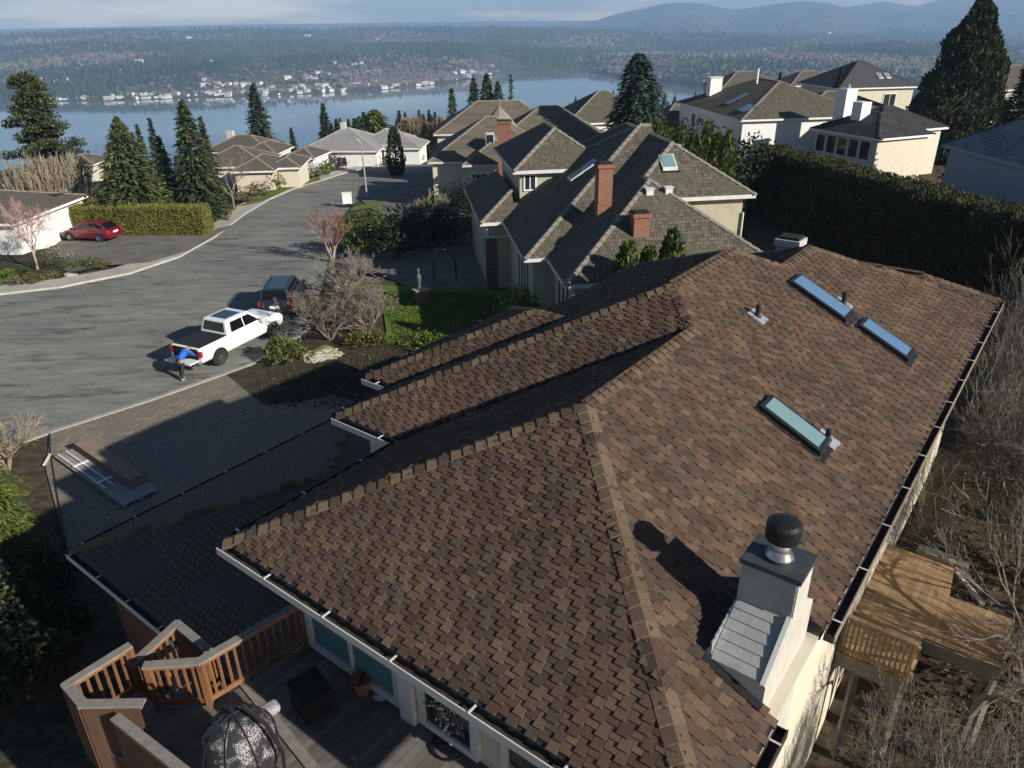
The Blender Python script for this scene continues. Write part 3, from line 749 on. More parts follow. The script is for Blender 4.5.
# gutters: an open trough with a pale front lip and hanger straps
def gutter(fr, p, q, z, out, parent, lip='trim', body='gutter', straps=1.35, wd=.13, org=None):
    (u0, v0), (u1, v1) = p, q; L = math.hypot(u1-u0, v1-v0); du, dv = (u1-u0)/L, (v1-v0)/L; ou, ov = out
    def seg(b, a0, a1, o0, o1, z0, z1):
        P = []
        for zv in (z0, z1):
            for (a, o) in ((a0,o0),(a1,o0),(a1,o1),(a0,o1)): P.append(fr.w(u0+du*a+ou*o, v0+dv*a+ov*o, zv))
        b.boxp(P)
    b = MB(); seg(b, 0, L, .0, wd, z-.13, z-.115); seg(b, 0, L, .0, .012, z-.115, z-.01); seg(b, 0, .015, .012, wd, z-.115, z-.01); seg(b, L-.015, L, .012, wd, z-.115, z-.01)
    o = b.build('gutter', MT[body], parent)
    b = MB(); seg(b, 0, L, wd, wd+.018, z-.13, z+.004); b.build('gutter_lip', MT[lip], o, org=org)
    b = MB(); seg(b, .02, L-.02, .014, wd-.002, z-.113, z-.085); b.build('leaf_litter', MT['gutter_in'], o, org=org)
    k = .3
    while k < L-.1:
        b = MB(); seg(b, k, k+.028, .0, wd+.02, z+.006, z+.018); b.build('gutter_strap', MT['trim'], o, org=org); k += straps
gutter(M0, (0,.0), (0,W1), 7.47, (-1,0), house, org=O0)
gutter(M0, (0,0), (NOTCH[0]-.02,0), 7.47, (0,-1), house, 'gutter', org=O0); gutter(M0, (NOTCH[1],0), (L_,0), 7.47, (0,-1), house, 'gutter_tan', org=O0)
gutter(M0, (s1,W1+.15), (s1,W2), 7.47, (-1,0), house, 'trim', org=O0); gutter(M0, (s2,W2+.15), (s2,W3), 7.47, (-1,0), house, 'trim', org=O0)
gutter(M0, (0.02,W1), (s1-.15,W1), 7.47, (0,1), house, 'gutter', org=O0); gutter(M0, (s1,W2), (s2-.15,W2), 7.47, (0,1), house, 'gutter', org=O0); gutter(M0, (s2,W3), (s2+2*w3h,W3), 7.47, (0,1), house, 'gutter', org=O0)
b = MB()
for r in MR: 
    e = .006*MR.index(r)
    for (a0,a1,c0,c1) in ((r[0]+.03,r[0]+.06,r[2]+.03,r[3]-.03),(r[1]-.06,r[1]-.03,r[2]+.03,r[3]-.03),(r[0]+.07,r[1]-.07,r[3]-.06,r[3]-.03)):
        b.box(M0, a0,a1,c0,c1,7.30+e,7.46-e)
b.build('fascia', MT['trim'], house)
for a, c in ((.03, NOTCH[0]), (NOTCH[1], L_-.1)): b = MB(); b.box(M0, a, c, .035, .065, 7.31, 7.47); b.build('eave_board', MT['gutter'], house)
# garage wing, lower, at the left
GR = [(.15, 9.2, 7.2, 16.2, 3.5, .36)]
roof_mesh(M0, GR).build('garage_roof', brick_mat('garage_shingle', (.13,.095,.07), (.09,.07,.055), (.02,.016,.013), .17, .148, .014, patch=(.08,.07,.06)), house)
caps(M0, GR, .205, .15, .03, cc).build('garage_ridge_caps', MT['shingle'], house); walls(M0, GR, -.6).build('garage_wall', MT['brick_dark'], house)  # garage wall brick chosen dark to stand for the shade here
gutter(M0, (.15,9.0), (.15,16.2), 3.47, (-1,0), house, org=O0); gutter(M0, (.15,16.2), (9.2,16.2), 3.47, (0,1), house, 'gutter', org=O0)
b = MB(); b.box(M0, .18,.21,7.5,16.17,3.3,3.485); b.box(M0, .22,9.1,16.14,16.17,3.3,3.485); b.build('garage_fascia', MT['trim'], house)
# windows towards the deck
WU = .87
window(M0, 'u', 5.35, 7.65, 5.02, 6.95, WU, house, 'glass_teal', 'trim', 1, -.09, .14)
window(M0, 'u', 3.75, 4.95, 5.02, 7.05, WU, house, 'glass', 'trim', 0, -.09, .13)
window(M0, 'u', 1.2, 3.3, 5.3, 6.8, WU, house, 'glass', 'trim', 1, -.09, .12)
b = MB(); b.box(M0, WU-.16, WU, 5.0, 5.3, 4.95, 7.3); b.build('corner_post', MT['trim'], house)
# dining bump on the right and downpipe
b = MB(); b.tube([M0.w(4.3,-.06,7.35), M0.w(4.3,.15,7.0), M0.w(4.3,.38,6.7), M0.w(4.3,.38,0)], .04, 8); b.build('downpipe', MT['white'], house, smooth=True)
# chimney with a sided shoulder, metal top and round cowl
ch = MB(); v0, v1, ua, ub, zt = .20, .90, 2.65, 3.22, 9.0
def hexa(b, P, m=None): b.boxp(P)
prof = [(1.95,-.4),(1.95,7.95),(ua,8.42),(ua,zt),(ub,zt),(ub,8.35),(3.62,8.05),(3.62,-.4)]
A_ = [M0.w(u,v0,z) for u, z in prof]; B_ = [M0.w(u,v1,z) for u, z in prof]
ch.face(A_); ch.face(B_[::-1])
for i in range(len(prof)):
    j = (i+1) % len(prof); ch.face([A_[j], A_[i], B_[i], B_[j]])
chim = ch.build('chimney', MT['chimwall'], house)
b = MB()      # lap siding courses on the sloped shoulder and on the stack's near face
for i in range(6):
    t0, t1 = i/6, (i+1)/6; d = Vector((1.95,0,7.95)); q = Vector((ua,0,8.42)); a = d.lerp(q, t0); c = d.lerp(q, t1); nrm = Vector((-.47,0,.7)).normalized()
    P = [a+nrm*.02, c+nrm*.008, c+nrm*.0, a+nrm*.0]
    b.boxp([M0.w(P[3].x,v0+.06,P[3].z), M0.w(P[2].x,v0+.06,P[2].z), M0.w(P[2].x,v1-.02,P[2].z), M0.w(P[3].x,v1-.02,P[3].z), M0.w(P[0].x,v0+.06,P[0].z), M0.w(P[1].x,v0+.06,P[1].z), M0.w(P[1].x,v1-.02,P[1].z), M0.w(P[0].x,v1-.02,P[0].z)])
for i in range(4):
    z0 = 8.42+i*.142; b.boxp([M0.w(ua-.022,v0+.02,z0), M0.w(ua,v0+.02,z0), M0.w(ua,v1-.02,z0), M0.w(ua-.022,v1-.02,z0), M0.w(ua-.008,v0+.02,z0+.145), M0.w(ua,v0+.02,z0+.145), M0.w(ua,v1-.02,z0+.145), M0.w(ua-.008,v1-.02,z0+.145)])
b.build('lap_siding', MT['lap'], chim, org=O0)
b = MB(); b.bar(M0.w(1.93,v0+.03,7.93), M0.w(ua-.01,v0+.03,8.44), .06, .09); b.build('edge_board', MT['trim'], chim, org=O0)
b = MB(); b.box(M0, ua-.025, ub+.025, v0-.025, v1+.025, zt-.04, zt+.03); b.build('chimney_cap', plain('dull_metal_cap', (.10,.115,.12), (.06,.07,.075), 5, .45, .5), chim, org=O0)
pc = M0.w(2.93,.55,0)
b = MB(); b.lathe((pc.x,pc.y,zt+.05), [(.18,0),(.17,.03),(.13,.09),(.12,.12),(.12,.30)], 24); b.build('flue_pipe', MT['steel'], chim, org=O0, smooth=True)
b = MB(); b.lathe((pc.x,pc.y,zt+.30), [(.12,0),(.205,.02),(.21,.03),(.21,.22),(.205,.235),(.17,.265),(.09,.285),(.0,.29)], 28); b.build('flue_cowl', MT['black_metal'], chim, org=O0, smooth=False)
b = MB()      # step flashing, bare metal, up the left side of the shoulder
for i in range(7):
    u = 1.98+i*.1; z = roof_h(MR,u+.02,v1)+.03; b.box(M0, u, u+.13, v1+.0, v1+.02+.002*(i%2), z-.05, z+.20+.028*i)
    b.box(M0, u, u+.13, v1+.02, v1+.10, z-.015+.002*(i%2), z+.02)
b.build('step_flashing', MT['alu'], chim, org=O0)
b = MB(); b.bar(M0.w(1.90,v0,7.62), M0.w(1.90,v1+.12,8.0), .14, .05); b.build('apron_flashing', MT['black_metal'], chim, org=O0)
# skylights and roof vents
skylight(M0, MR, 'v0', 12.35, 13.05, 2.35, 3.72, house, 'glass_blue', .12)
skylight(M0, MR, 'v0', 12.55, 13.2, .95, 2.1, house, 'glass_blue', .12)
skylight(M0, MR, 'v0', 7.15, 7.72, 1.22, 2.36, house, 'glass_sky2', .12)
def vent(px, py, r, hh, mat='black_metal', hood=False):
    u, v = [x for x in M0.uv(bigp(px, py))]; z = roof_h(MR, u, v)
    b = MB(); b.box(M0, u-.16, u+.16, v-.2, v+.12, z-.1, z+.03)
    p = M0.w(u, v, z)
    b2 = MB(); b2.lathe((p.x,p.y,z-.05), [(r*1.9,0),(r*1.5,.10),(r,.13),(r,hh),(r*.8,hh+.01)], 12)
    o = b2.build('roof_vent', MT[mat], house, smooth=False); 
    fl = MB(); k = [(u-.17,v-.2),(u+.17,v-.2),(u+.17,v+.16),(u-.17,v+.16)]
    fl.boxp([M0.w(a,c,roof_h(MR,a,c)-.01) for a,c in k]+[M0.w(a,c,roof_h(MR,a,c)+.035) for a,c in k]); fl.build('vent_flashing', MT['alu'], o, org=O0)
def bigp(px, py):
    d = ray(px, py); a = M0.V[0]*d[0]+M0.V[1]*d[1]; b0 = -(M0.o[0]*M0.V[0]+M0.o[1]*M0.V[1])
    k = (7.5+PN*b0-CH)/(d[2]-PN*a); return (d[0]*k, d[1]*k, CH+d[2]*k)
vent(757,317,.05,.32); vent(843,304,.05,.34); vent(827,440,.05,.26)
# masonry chimney beyond the ridge
cu = M0.onz(790,262,8.3); chimney(M0, 15.9, 16.45, 4.7, 5.3, 7, 9.45, house, 'brick_pale', 'dark', .05)
# ================================================================== NEIGHBOURING HOUSES
N8 = Frame(0, 0, 8)
def cnr(fr, px, py, z): return fr.onz(px, py, z)
# --- olive house with weathered shakes, right behind the big one
e1 = cnr(N8,480,223,4.2); e2 = cnr(N8,524,259,4.2); e3 = cnr(N8,565,285,4.2); r4 = cnr(N8,757,192,6.0); up = cnr(N8,513,171,6.9)
a3, b3 = e3; r4 = (17.9, 36.45)
NR = [(e2[0], 14.6, e2[1], e2[1]+16.3, 4.2, .64, 'u1'),
      (8., 17., 51., 60., 4.2, .64),
      (a3, 17.8, b3, b3+17, 4.2, .64),
      (a3+4.0625, r4[0], r4[1], 52, 6.8, .64),
      (e1[0], e1[0]+8, e1[1], e1[1]+11, 4.2, .65),
      (up[0], up[0]+6.2, up[1], up[1]+9, 6.9, .65)]
olive, ro = simple_house('olive house with mossy cedar-shake hips and two brick chimneys, beyond the big brown roof', N8, NR, 'shake', 'olive', trim='trim', zb=-.5, name='olive_house')
OO = olive['w0']
chimney(N8, *(lambda p: (p[0]-.36, p[0]+.36, p[1]-.1, p[1]+.65))(cnr(N8,604,213,6.1)), 4.6, 8.55, olive, 'brick', 'dark', .07)
chimney(N8, *(lambda p: (p[0]-.38, p[0]+.38, p[1]-.1, p[1]+.6))(cnr(N8,640,245,5.2)), 3.6, 6.75, olive, 'brick', 'dark', .07)
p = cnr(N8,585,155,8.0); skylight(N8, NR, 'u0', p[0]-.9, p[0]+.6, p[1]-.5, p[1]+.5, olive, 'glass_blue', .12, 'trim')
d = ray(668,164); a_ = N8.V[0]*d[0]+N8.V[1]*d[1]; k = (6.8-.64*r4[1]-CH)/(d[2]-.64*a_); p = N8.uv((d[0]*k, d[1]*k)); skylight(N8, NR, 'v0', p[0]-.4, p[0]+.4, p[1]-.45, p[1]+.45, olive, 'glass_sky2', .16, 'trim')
for px, py, z in ((649,196,7.0),(668,195,7.0),(676,148,8.2)):
    p = cnr(N8,px,py,z); zz_ = roof_h(NR,*p); b = MB(); b.box(N8,p[0]-.18,p[0]+.18,p[1]-.15,p[1]+.2,zz_-.1,zz_+.22); b.box(N8,p[0]-.23,p[0]+.23,p[1]-.2,p[1]+.25,zz_+.2,zz_+.25); b.build('roof_vent', MT['trim'], olive)
# bay windows looking left, between white posts
for (x0, y0, y1) in ((NR[0][0]+.45, NR[0][2]+.9, NR[0][2]+4.6), (NR[2][0]+.45, NR[2][2]+.8, NR[2][2]+3.6)):
    n = int((y1-y0)/.9)
    for k in range(n): window(N8, 'u', y0+k*.92, y0+k*.92+.86, 1.2, 3.7, x0, olive, 'glass', 'trim', 0, -.07, .1)
for (a, c) in ((NR[0][0]+.45, NR[0][2]+.45), (NR[2][0]+.45, NR[2][2]+.45), (NR[4][0]+.45, NR[4][2]+.45)): b = MB(); b.box(N8, a-.03, a+.09, c-.03, c+.09, 0, 4.0); b.build('corner_board', MT['trim'], olive)
b = MB(); bbox_uvface(b, N8, NR[4][0]+.36, NR[4][0]+1.0, NR[4][2]+.38, NR[4][2]+.8, -.2, 3.1); b.build('brick_pier', MT['brick_dark'], olive)
b = MB(); b.box(N8, NR[4][0]+.44, NR[4][0]+4, NR[4][2]+.40, NR[4][2]+.46, 3.15, 3.27); b.build('band_board', MT['trim'], olive)
window(N8, 'v', up[0]+.7, up[0]+1.5, 5.6, 6.6, up[1]+.45, olive, 'glass', 'white', 1, -.06)
window(N8, 'u', NR[4][2]+1.5, NR[4][2]+3, 1.2, 3.2, NR[4][0]+.45, olive, 'glass', 'white', 1, -.06)
b = MB(); b.tube([N8.w(r4[0]-.42, r4[1]+.36, 5.8), N8.w(r4[0]-.42, r4[1]+.36, 0)], .05, 6); b.build('downpipe', MT['white'], olive)
# --- tan-roofed house with a tall brick chimney, farther along the street
a = WORLD; c1 = cnr(a,427,162,3.0); c2 = cnr(a,462,164.5,3.0); c2b = cnr(a,501,163.5,3.0); c4 = cnr(a,433,136,3.0)
TR = [(c1[0], c1[0]+12, c1[1], c1[1]+11, 3.0, .62), (c2[0], c2b[0]+2.5, c2[1]-.3, c2[1]+9, 3.0, .62), (-1.8, 10.6, 80, 90.4, 3.4, .62), (c4[0], c4[0]+15, c4[1], c4[1]+10, 3.2, .62)]
tan, ro = simple_house('tan-roofed cream house with a tall brick chimney between two small windows', a, TR, 'shake2', 'cream', trim='trim', zb=-3)
window(a, 'v', c2[0]+.8, c2[0]+2.5, -.2, 2.2, c2[1]-.3+.45, tan, 'glass', 'white', 1, -.08, .12)
p = cnr(a,505,166,3.0); chimney(a, p[0]-.6, p[0]+.6, p[1]-.9, p[1]+.2, -2, 7.0, tan, 'brick', 'dark', .08)
for px in (490, 517):
    p = at(px,139,4.9); z = roof_h(TR,p[0],p[1]); z = max(z, 4.0); b = MB(); b.box(a,p[0]-.4,p[0]+.4,p[1]-.1,p[1]+1.2,z-.3,z+.75); o = b.build('dormer_window', MT['trim'], tan); b = MB(); b.box(a,p[0]-.33,p[0]+.33,p[1]-.13,p[1]-.09,z-.1,z+.68); b.build('pane', MT['glass'], o, org=tan['w0'])
c5 = cnr(a,500,118,5.2); b = MB(); b.lathe((c5[0],c5[1]-6,5.0),[(1.9,0),(1.0,1.1),(.1,2.0),(.05,2.6),(.02,2.9)],8); b.build('turret_roof', MT['shake_cap'], tan)
# --- shake gable roof just left of the big spruce
fr = Frame(*at(620,118,3.5)[:2], 8)
simple_house('grey-brown roofed house half hidden left of the big blue-green spruce', fr, [(-7,5,0,11,3.0,.62)], 'shake', 'white', trim='white', zb=-6)
fr = Frame(*at(655,122,3.0)[:2], 12)
simple_house('low brown-roofed house between the spruce and the white house', fr, [(0,9,0,9,2.0,.6)], 'shake', 'trim', trim='trim', zb=-6)
# --- right-hand houses
c = at(741,120,5.2); fr = Frame(c[0], c[1], 8)
RR = [(0, 15, 0, 20, 5.2, .42), (8, 20, 2, 12, 5.2, .40)]
wh, ro = simple_house('white house with a dark-left, brown-front shake roof, blue skylights and a square white chimney', fr, RR, 'shake', 'white', trim='white', zb=-1)
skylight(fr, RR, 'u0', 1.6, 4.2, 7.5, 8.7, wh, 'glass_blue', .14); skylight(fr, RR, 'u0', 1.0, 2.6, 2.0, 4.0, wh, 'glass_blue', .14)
b = MB(); b.box(fr, 2.4, 3.9, 15, 16.2, 4, 8.3); o = b.build('chimney', MT['white'], wh); b = MB(); b.box(fr, 2.3,4.0,14.9,16.3,8.3,8.4); b.build('chimney_cap', MT['trim'], o, org=wh['w0'])
for v in (3, 8, 14): window(fr, 'u', v, v+1.2, 2.8, 4.4, .45, wh, 'glass', 'white', 1, -.06)
b = MB(); b.tube([fr.w(5.5,9,8), fr.w(5.5,9,9.6)], .12, 8); b.build('roof_vent', MT['white'], wh)
c = at(879,139,4.6); fr = Frame(c[0], c[1], 22)
DR = [(0, 12, 0, 11.5, 4.6, .42), (4.2, 12, 2.2, 15, 4.6, .42), (-3, 8, 6, 14, 4.2, .42)]
DR = [(0, 7.2, 0, 9, 4.6, .50), (3.5, 12.5, 3.0, 11, 4.6, .48)]
dk, ro = simple_house('dark tiled cream house with two stepped white chimneys behind the tall hedge', fr, DR, 'tile', 'cream', trim='white', zb=-1, capm='dark_cap')
b = MB(); b.box(fr, 2.0, 3.2, 4.6, 5.8, 4, 7.3); b.build('chimney', MT['white'], dk); b = MB(); b.box(fr, 2.6, 4.0, 7.4, 8.8, 4, 8.3); o = b.build('chimney', MT['white'], dk)
b = MB(); b.tube([fr.w(3.3,8.1,8.3), fr.w(3.3,8.1,8.7)], .25, 10); b.build('flue_cowl', MT['steel'], o, org=dk['w0'])
for k in range(5): window(fr, 'u', 1.2+k*1.45, 2.5+k*1.45, 2.4, 4.2, .45, dk, 'glass', 'trim', 0, -.06)
c = at(858,88,5.5); fr = Frame(c[0], c[1], 8)
QR = [(-3, 9.5, 0, 12, 5.5, .55)]
q, ro = simple_house('dark grey hip-roofed house with pale walls and twin skylights, farthest before the tall dark cypress', fr, QR, 'comp', 'cream', trim='white', zb=-2, capm='dark_cap')
skylight(fr, QR, 'v0', 4.2,4.9,1.8,2.9, q, 'glass_sky2', .14, 'trim'); skylight(fr, QR, 'v0', 5.4,6.1,1.8,2.9, q, 'glass_sky2', .14, 'trim')
window(fr, 'v', 4.5, 6.5, 2, 4.6, .45, q, 'glass', 'white', 1, -.07)
c = at(942,144,6.0); fr = Frame(c[0], c[1], 2)
GR2 = [(0, 13, -30, 0, 6.0, .66)]
gy, ro = simple_house('blue-grey house with a speckled grey tile roof at the right edge behind the hedge', fr, GR2, 'tile2', 'greywall', trim='greywall', zb=-1, capm='dark_cap')
skylight(fr, GR2, 'u0', 3.6, 5.2, -9.2, -6.8, gy, 'glass_sky2', .16, 'greywall'); skylight(fr, GR2, 'u0', 2.6, 4.2, -15.2, -13.4, gy, 'glass_sky2', .4, 'white')
c = at(998,90,5.5); fr = Frame(c[0], c[1], 8)
simple_house('tan house with brown roof glimpsed right of the tall dark cypress', fr, [(0,14,0,12,5.5,.45)], 'brown_roof', 'cream', trim='white', zb=-2)
for i, (px, py, z, lab) in enumerate([(722,88,4,'pale roofed house peeping over the white house near the lake end'),(790,86,3,'low cream house beyond the brown shake roof')]):
    c = at(px,py,z); fr = Frame(c[0], c[1], 10); simple_house(lab, fr, [(0,12,0,9,z,.5)], 'brown_roof', 'cream', trim='white', zb=gz(c[0],c[1])-4)
# --- left-hand houses
# the house with the red maple
A_, B_ = at(89,194.5,2.2), at(31,217,2.2); ang = math.degrees(math.atan2(B_[1]-A_[1], B_[0]-A_[0]))
fr = Frame(A_[0], A_[1], ang+90)     # v runs back towards the camera-left along the eave, u runs away to the left-back
L1 = math.hypot(A_[0]-B_[0], A_[1]-B_[1])
fr = Frame(A_[0], A_[1], ang-90)
LR = [(0, 16, 0, L1*1.25, 2.2, .30)]
lh, ro = simple_house('low brown-roofed house with dark solar panels and white wall at the left edge', fr, LR, 'brown_roof', 'white', trim='white', zb=-2, capm='shake_cap')
b = MB()
for (a0,a1,v0_,v1_) in ((1.2,4.6,.9,2.6),(5.0,9.0,1.0,3.0)):
    zf = lambda u, v: roof_h(LR,u,v)
    C_ = [(a0,v0_),(a1,v0_),(a1,v1_),(a0,v1_)]; b.boxp([fr.w(u,v,zf(u,v)+.05) for u,v in C_]+[fr.w(u,v,zf(u,v)+.12) for u,v in C_])
b.build('solar_panel', MT['black_metal'], lh)
c = at(47,189,2.5); b = MB(); b.box(WORLD, c[0]-.9, c[0]+.9, c[1]+2, c[1]+3.0, -1, 3.4)
o = b.build('chimney', MT['trim'], lh)
def gh(label, px, py, h, ang, w_, d_, n, roofm, wallm, capm='shake_cap', extra=(), chim=None):
    p = g(px, py); fr = Frame(p.x, p.y, ang); z = p.z+h
    rc = [(0, w_, 0, d_, z, n)]+[(x0,x1,y0,y1,z+dz,n) for x0,x1,y0,y1,dz in extra]
    t, ro = simple_house(label, fr, rc, roofm, wallm, trim='white', zb=p.z-3, capm=capm)
    if chim: b = MB(); b.box(fr, *chim[:4], p.z+chim[4], p.z+chim[5]); b.build('chimney', MT['brick_pale'], t)
    for k in range(int(w_/4)): window(fr, 'v', 1.2+k*4, 2.8+k*4, z-2.2, z-.9, .45, t, 'glass', 'white', 1, -.06)
    return t, fr, rc
gh('long low grey-brown house with pale gutters beyond the tall green hedge', 196, 190, 2.5, 4, 8.5, 8, .45, 'brown_roof', 'cream', extra=((5.0,10,-3,5,-.05),(8.5,12.5,-1,6,-.1)))
gh('brown hip-roofed house with a small brick chimney, set back near the lake side', 204, 172, 2.7, -4, 10, 8, .45, 'brown_roof', 'white', extra=((6,11.5,-1.5,6,-.05),), chim=(2,2.9,5,5.8,2,4.9))
gh('small brown house with white garage doors by the curve of the street', 284, 176, 2.3, -10, 4.5, 6, .45, 'brown_roof', 'white')
gh('tan low house half hidden between the conifers at left', 60, 182, 2.2, 2, 5, 6, .4, 'brown_roof', 'cream')
gh('wide house with a pale grey striped roof and white walls at the street end', 300, 168, 2.3, -4, 11.5, 11, .45, 'pale_roof', 'white', 'pale_cap', extra=((7,14.5,4,13,.2),(11,17,3,10,-.1)), chim=(5.0,5.7,5,5.8,2,5.5))
# ================================================================== VEGETATION
def rv(rnd):
    while True:
        v = Vector((rnd.uniform(-1,1), rnd.uniform(-1,1), rnd.uniform(-1,1)))
        if .05 < v.length < 1: return v.normalized()
def quad(b, c, ax, side, l, w_, col):
    a = ax*l*.5; s = side*w_*.5
    b.face([c-a-s*.6, c-a+s*.6, c+a*.2+s, c+a, c+a*.2-s][0:5], None, col)
def shade(c, rnd, lo=.65, hi=1.35):
    q = rnd.uniform(lo, hi); h = rnd.uniform(-.12,.12); return (c[0]*q*(1+h), c[1]*q, c[2]*q*(1-h))
def conifer(name, label, p, h, r, cols, seed=1, dens=1., spray=.42, droop=.25, bare=.06, shape=.9, group=None, cat='tree', top=0., lay=.36, wide=.5):
    cols = [tuple(x*1.45 for x in c) for c in cols]; spray *= .74 if h > 5 and 'prototype' not in label else 1; r *= 1.12
    rnd = random.Random(seed); t = thing(name, label, cat, tuple(p), 0, group); t['w0'] = [0,0,0]
    b = MB(); b.tube([(0,0,-.6),(0,0,h*.5),(0,0,h*.97)], [.035*h*.5+.06, .02*h*.4+.04, .02], 7); b.build('trunk', MT['bark'], t)
    b = MB(); n = int(h/lay); ga = 0
    for i in range(n):
        f = bare+(1-bare)*(i+rnd.random())/n; z = f*h
        rr = r*((1-f)**shape)*(1 if f > .2 else .75+f)+top*(1-f)
        nb = max(4, int((6+rr*5.2)*dens))
        for k in range(nb):
            ga += 2.399+rnd.uniform(-.3,.3); L = rr*rnd.uniform(.5,1.22); q = noise.noise(Vector((math.cos(ga)*1.5, math.sin(ga)*1.5, z*.8+seed)))
            L *= 1+.35*q; d = Vector((math.cos(ga), math.sin(ga), 0)); c0 = rnd.choice(cols)
            m = max(3, int(L/spray*2.1)); zr = z+rnd.uniform(-.2,.2)
            for j in range(m):
                s = (j+.6)/m
                if s < .25 and rnd.random() < .5: continue
                pos = d*(L*s)+Vector((0,0, zr+L*(.12*s-droop*s*s*1.3)))
                for sd in (-1, 1):
                    ax = (d+Vector((-d.y, d.x, 0))*sd*rnd.uniform(.2,1.0)+Vector((0,0,rnd.uniform(-.55,.2)))).normalized()
                    si = ax.cross(Vector((rnd.uniform(-.5,.5),rnd.uniform(-.5,.5),1))).normalized()
                    quad(b, pos+ax*spray*.3, ax, si, spray*rnd.uniform(.8,1.4), spray*wide*rnd.uniform(.7,1.2), shade(c0, rnd))
    for k in range(int(h*r*26*dens/spray)):      # inner sprays close the gaps between the whorls
        f = bare+(1-bare)*rnd.random()**1.25; a = rnd.random()*6.283; rr = r*((1-f)**shape)*(.25+.62*rnd.random()**.5)*(1+.3*noise.noise(Vector((math.cos(a)*1.5, math.sin(a)*1.5, f*h*.8+seed))))
        d = Vector((math.cos(a), math.sin(a), rnd.uniform(-.6,.35))).normalized(); quad(b, Vector((d.x*rr, d.y*rr, f*h)), (d+rv(rnd)*.5).normalized(), d.cross(rv(rnd)+Vector((0,0,1.2))).normalized(), spray*rnd.uniform(.8,1.3), spray*wide*rnd.uniform(.7,1.1), shade(rnd.choice(cols), rnd))
    for k in range(6): quad(b, Vector((0,0,h*.98)), (Vector((0,0,1))+rv(rnd)*.4).normalized(), rv(rnd), spray, spray*.4, shade(cols[0], rnd))
    b.build('crown', MT['needle'], t)
    return t
def cloud(b, c, rad, n, size, cols, rnd, shell=.45, up=.3, flat=0., lumps=.35):
    c = Vector(c)
    for _ in range(n):
        d = rv(rnd); 
        if d.z < -.3: d.z *= .4
        lum = 1+lumps*noise.noise(d*2.2+c*.7)
        k = (shell+(1-shell)*rnd.random()**.5)*lum
        pos = c+Vector((d.x*rad[0], d.y*rad[1], d.z*rad[2]))*k
        ax = (d*.5+rv(rnd)*.9+Vector((0,0,up))).normalized(); si = ax.cross(rv(rnd))
        if si.length < .1: continue
        quad(b, pos, ax, si.normalized(), size*rnd.uniform(.7,1.4), size*rnd.uniform(.45,.85), shade(rnd.choice(cols), rnd))
def bush(name, label, p, rad, cols, n=900, size=.16, seed=1, cat='shrub', group=None, stem=.3, lumps=.4, mat='leaf', sub=4):
    rnd = random.Random(seed); t = thing(name, label, cat, tuple(p), 0, group); t['w0'] = [0,0,0]
    b = MB()
    for k in range(5):
        a = k*1.26+seed; b.tube([(0,0,-.15),(math.cos(a)*rad[0]*.25, math.sin(a)*rad[1]*.25, rad[2]*.5),(math.cos(a)*rad[0]*.55, math.sin(a)*rad[1]*.55, rad[2]*(1.0+stem))], [.05,.035,.012], 5)
    b.build('stem', MT['bark'], t)
    b = MB(); cloud(b, (0,0,rad[2]*.72), (rad[0], rad[1], rad[2]), n//2, size, cols, rnd, lumps=lumps)
    for k in range(sub):
        a = rnd.random()*6.28; q = rnd.uniform(.4,.62); cloud(b, (math.cos(a)*rad[0]*.6, math.sin(a)*rad[1]*.6, rad[2]*rnd.uniform(.4,1.2)), (rad[0]*q, rad[1]*q, rad[2]*q), n//(2*sub), size, cols, rnd, lumps=lumps)
    b.build('foliage', MT[mat], t)
    return t
def twigs(b, p, d, L, r, depth, rnd, spread, col, kids=(2,3), shrink=.72, up=.1, rmin=.004):
    p = Vector(p); d = d.normalized(); q = p+d*L*.5+rv(rnd)*L*.07; e = q+(d+rv(rnd)*.22).normalized()*L*.5
    n = 5 if depth > 3 else 3; rr = max(rmin, r)
    b.tube([p, q, e], [rr, rr*.85, max(rmin, rr*.68)], n, False, shade(col, rnd, .75, 1.3))
    if depth <= 0: return
    for k in range(rnd.randint(*kids)):
        nd = (d+rv(rnd)*spread+Vector((0,0,up))).normalized(); st = q if rnd.random() < .35 else e
        twigs(b, st, nd, L*shrink*rnd.uniform(.75,1.2), r*.62, depth-1, rnd, spread, col, kids, shrink, up, rmin)
def bare(name, label, p, L, r, depth, col, seed=1, stems=1, spread=.65, cat='tree', lean=.35, kids=(2,3), up=.12, rmin=.006, group=None, tcol=None, shrink=.72):
    rnd = random.Random(seed); t = thing(name, label, cat, tuple(p), 0, group); t['w0'] = [0,0,0]
    b = MB(); tr = MB(); ends = []
    for s in range(stems):
        a = s*6.283/stems+rnd.random(); d = Vector((math.cos(a)*lean, math.sin(a)*lean, 1)).normalized() if stems > 1 else Vector((rnd.uniform(-.1,.1), rnd.uniform(-.1,.1), 1)).normalized()
        e = d*L; tr.tube([(0,0,-.2), d*L*.5+rv(rnd)*.04, e], [r, r*.85, r*.7], 7, True, tcol or col)
        for k in range(3 if stems > 1 else 5):
            nd = (d+rv(rnd)*spread*1.2+Vector((0,0,up))).normalized(); twigs(b, e if k%2 == 0 else d*L*rnd.uniform(.7,1), nd, L*shrink*rnd.uniform(.8,1.2), r*.55, depth, rnd, spread, col, kids, shrink, up, rmin)
    tr.build('trunk', MT['twig'], t); b.build('branches', MT['twig'], t)
    return t
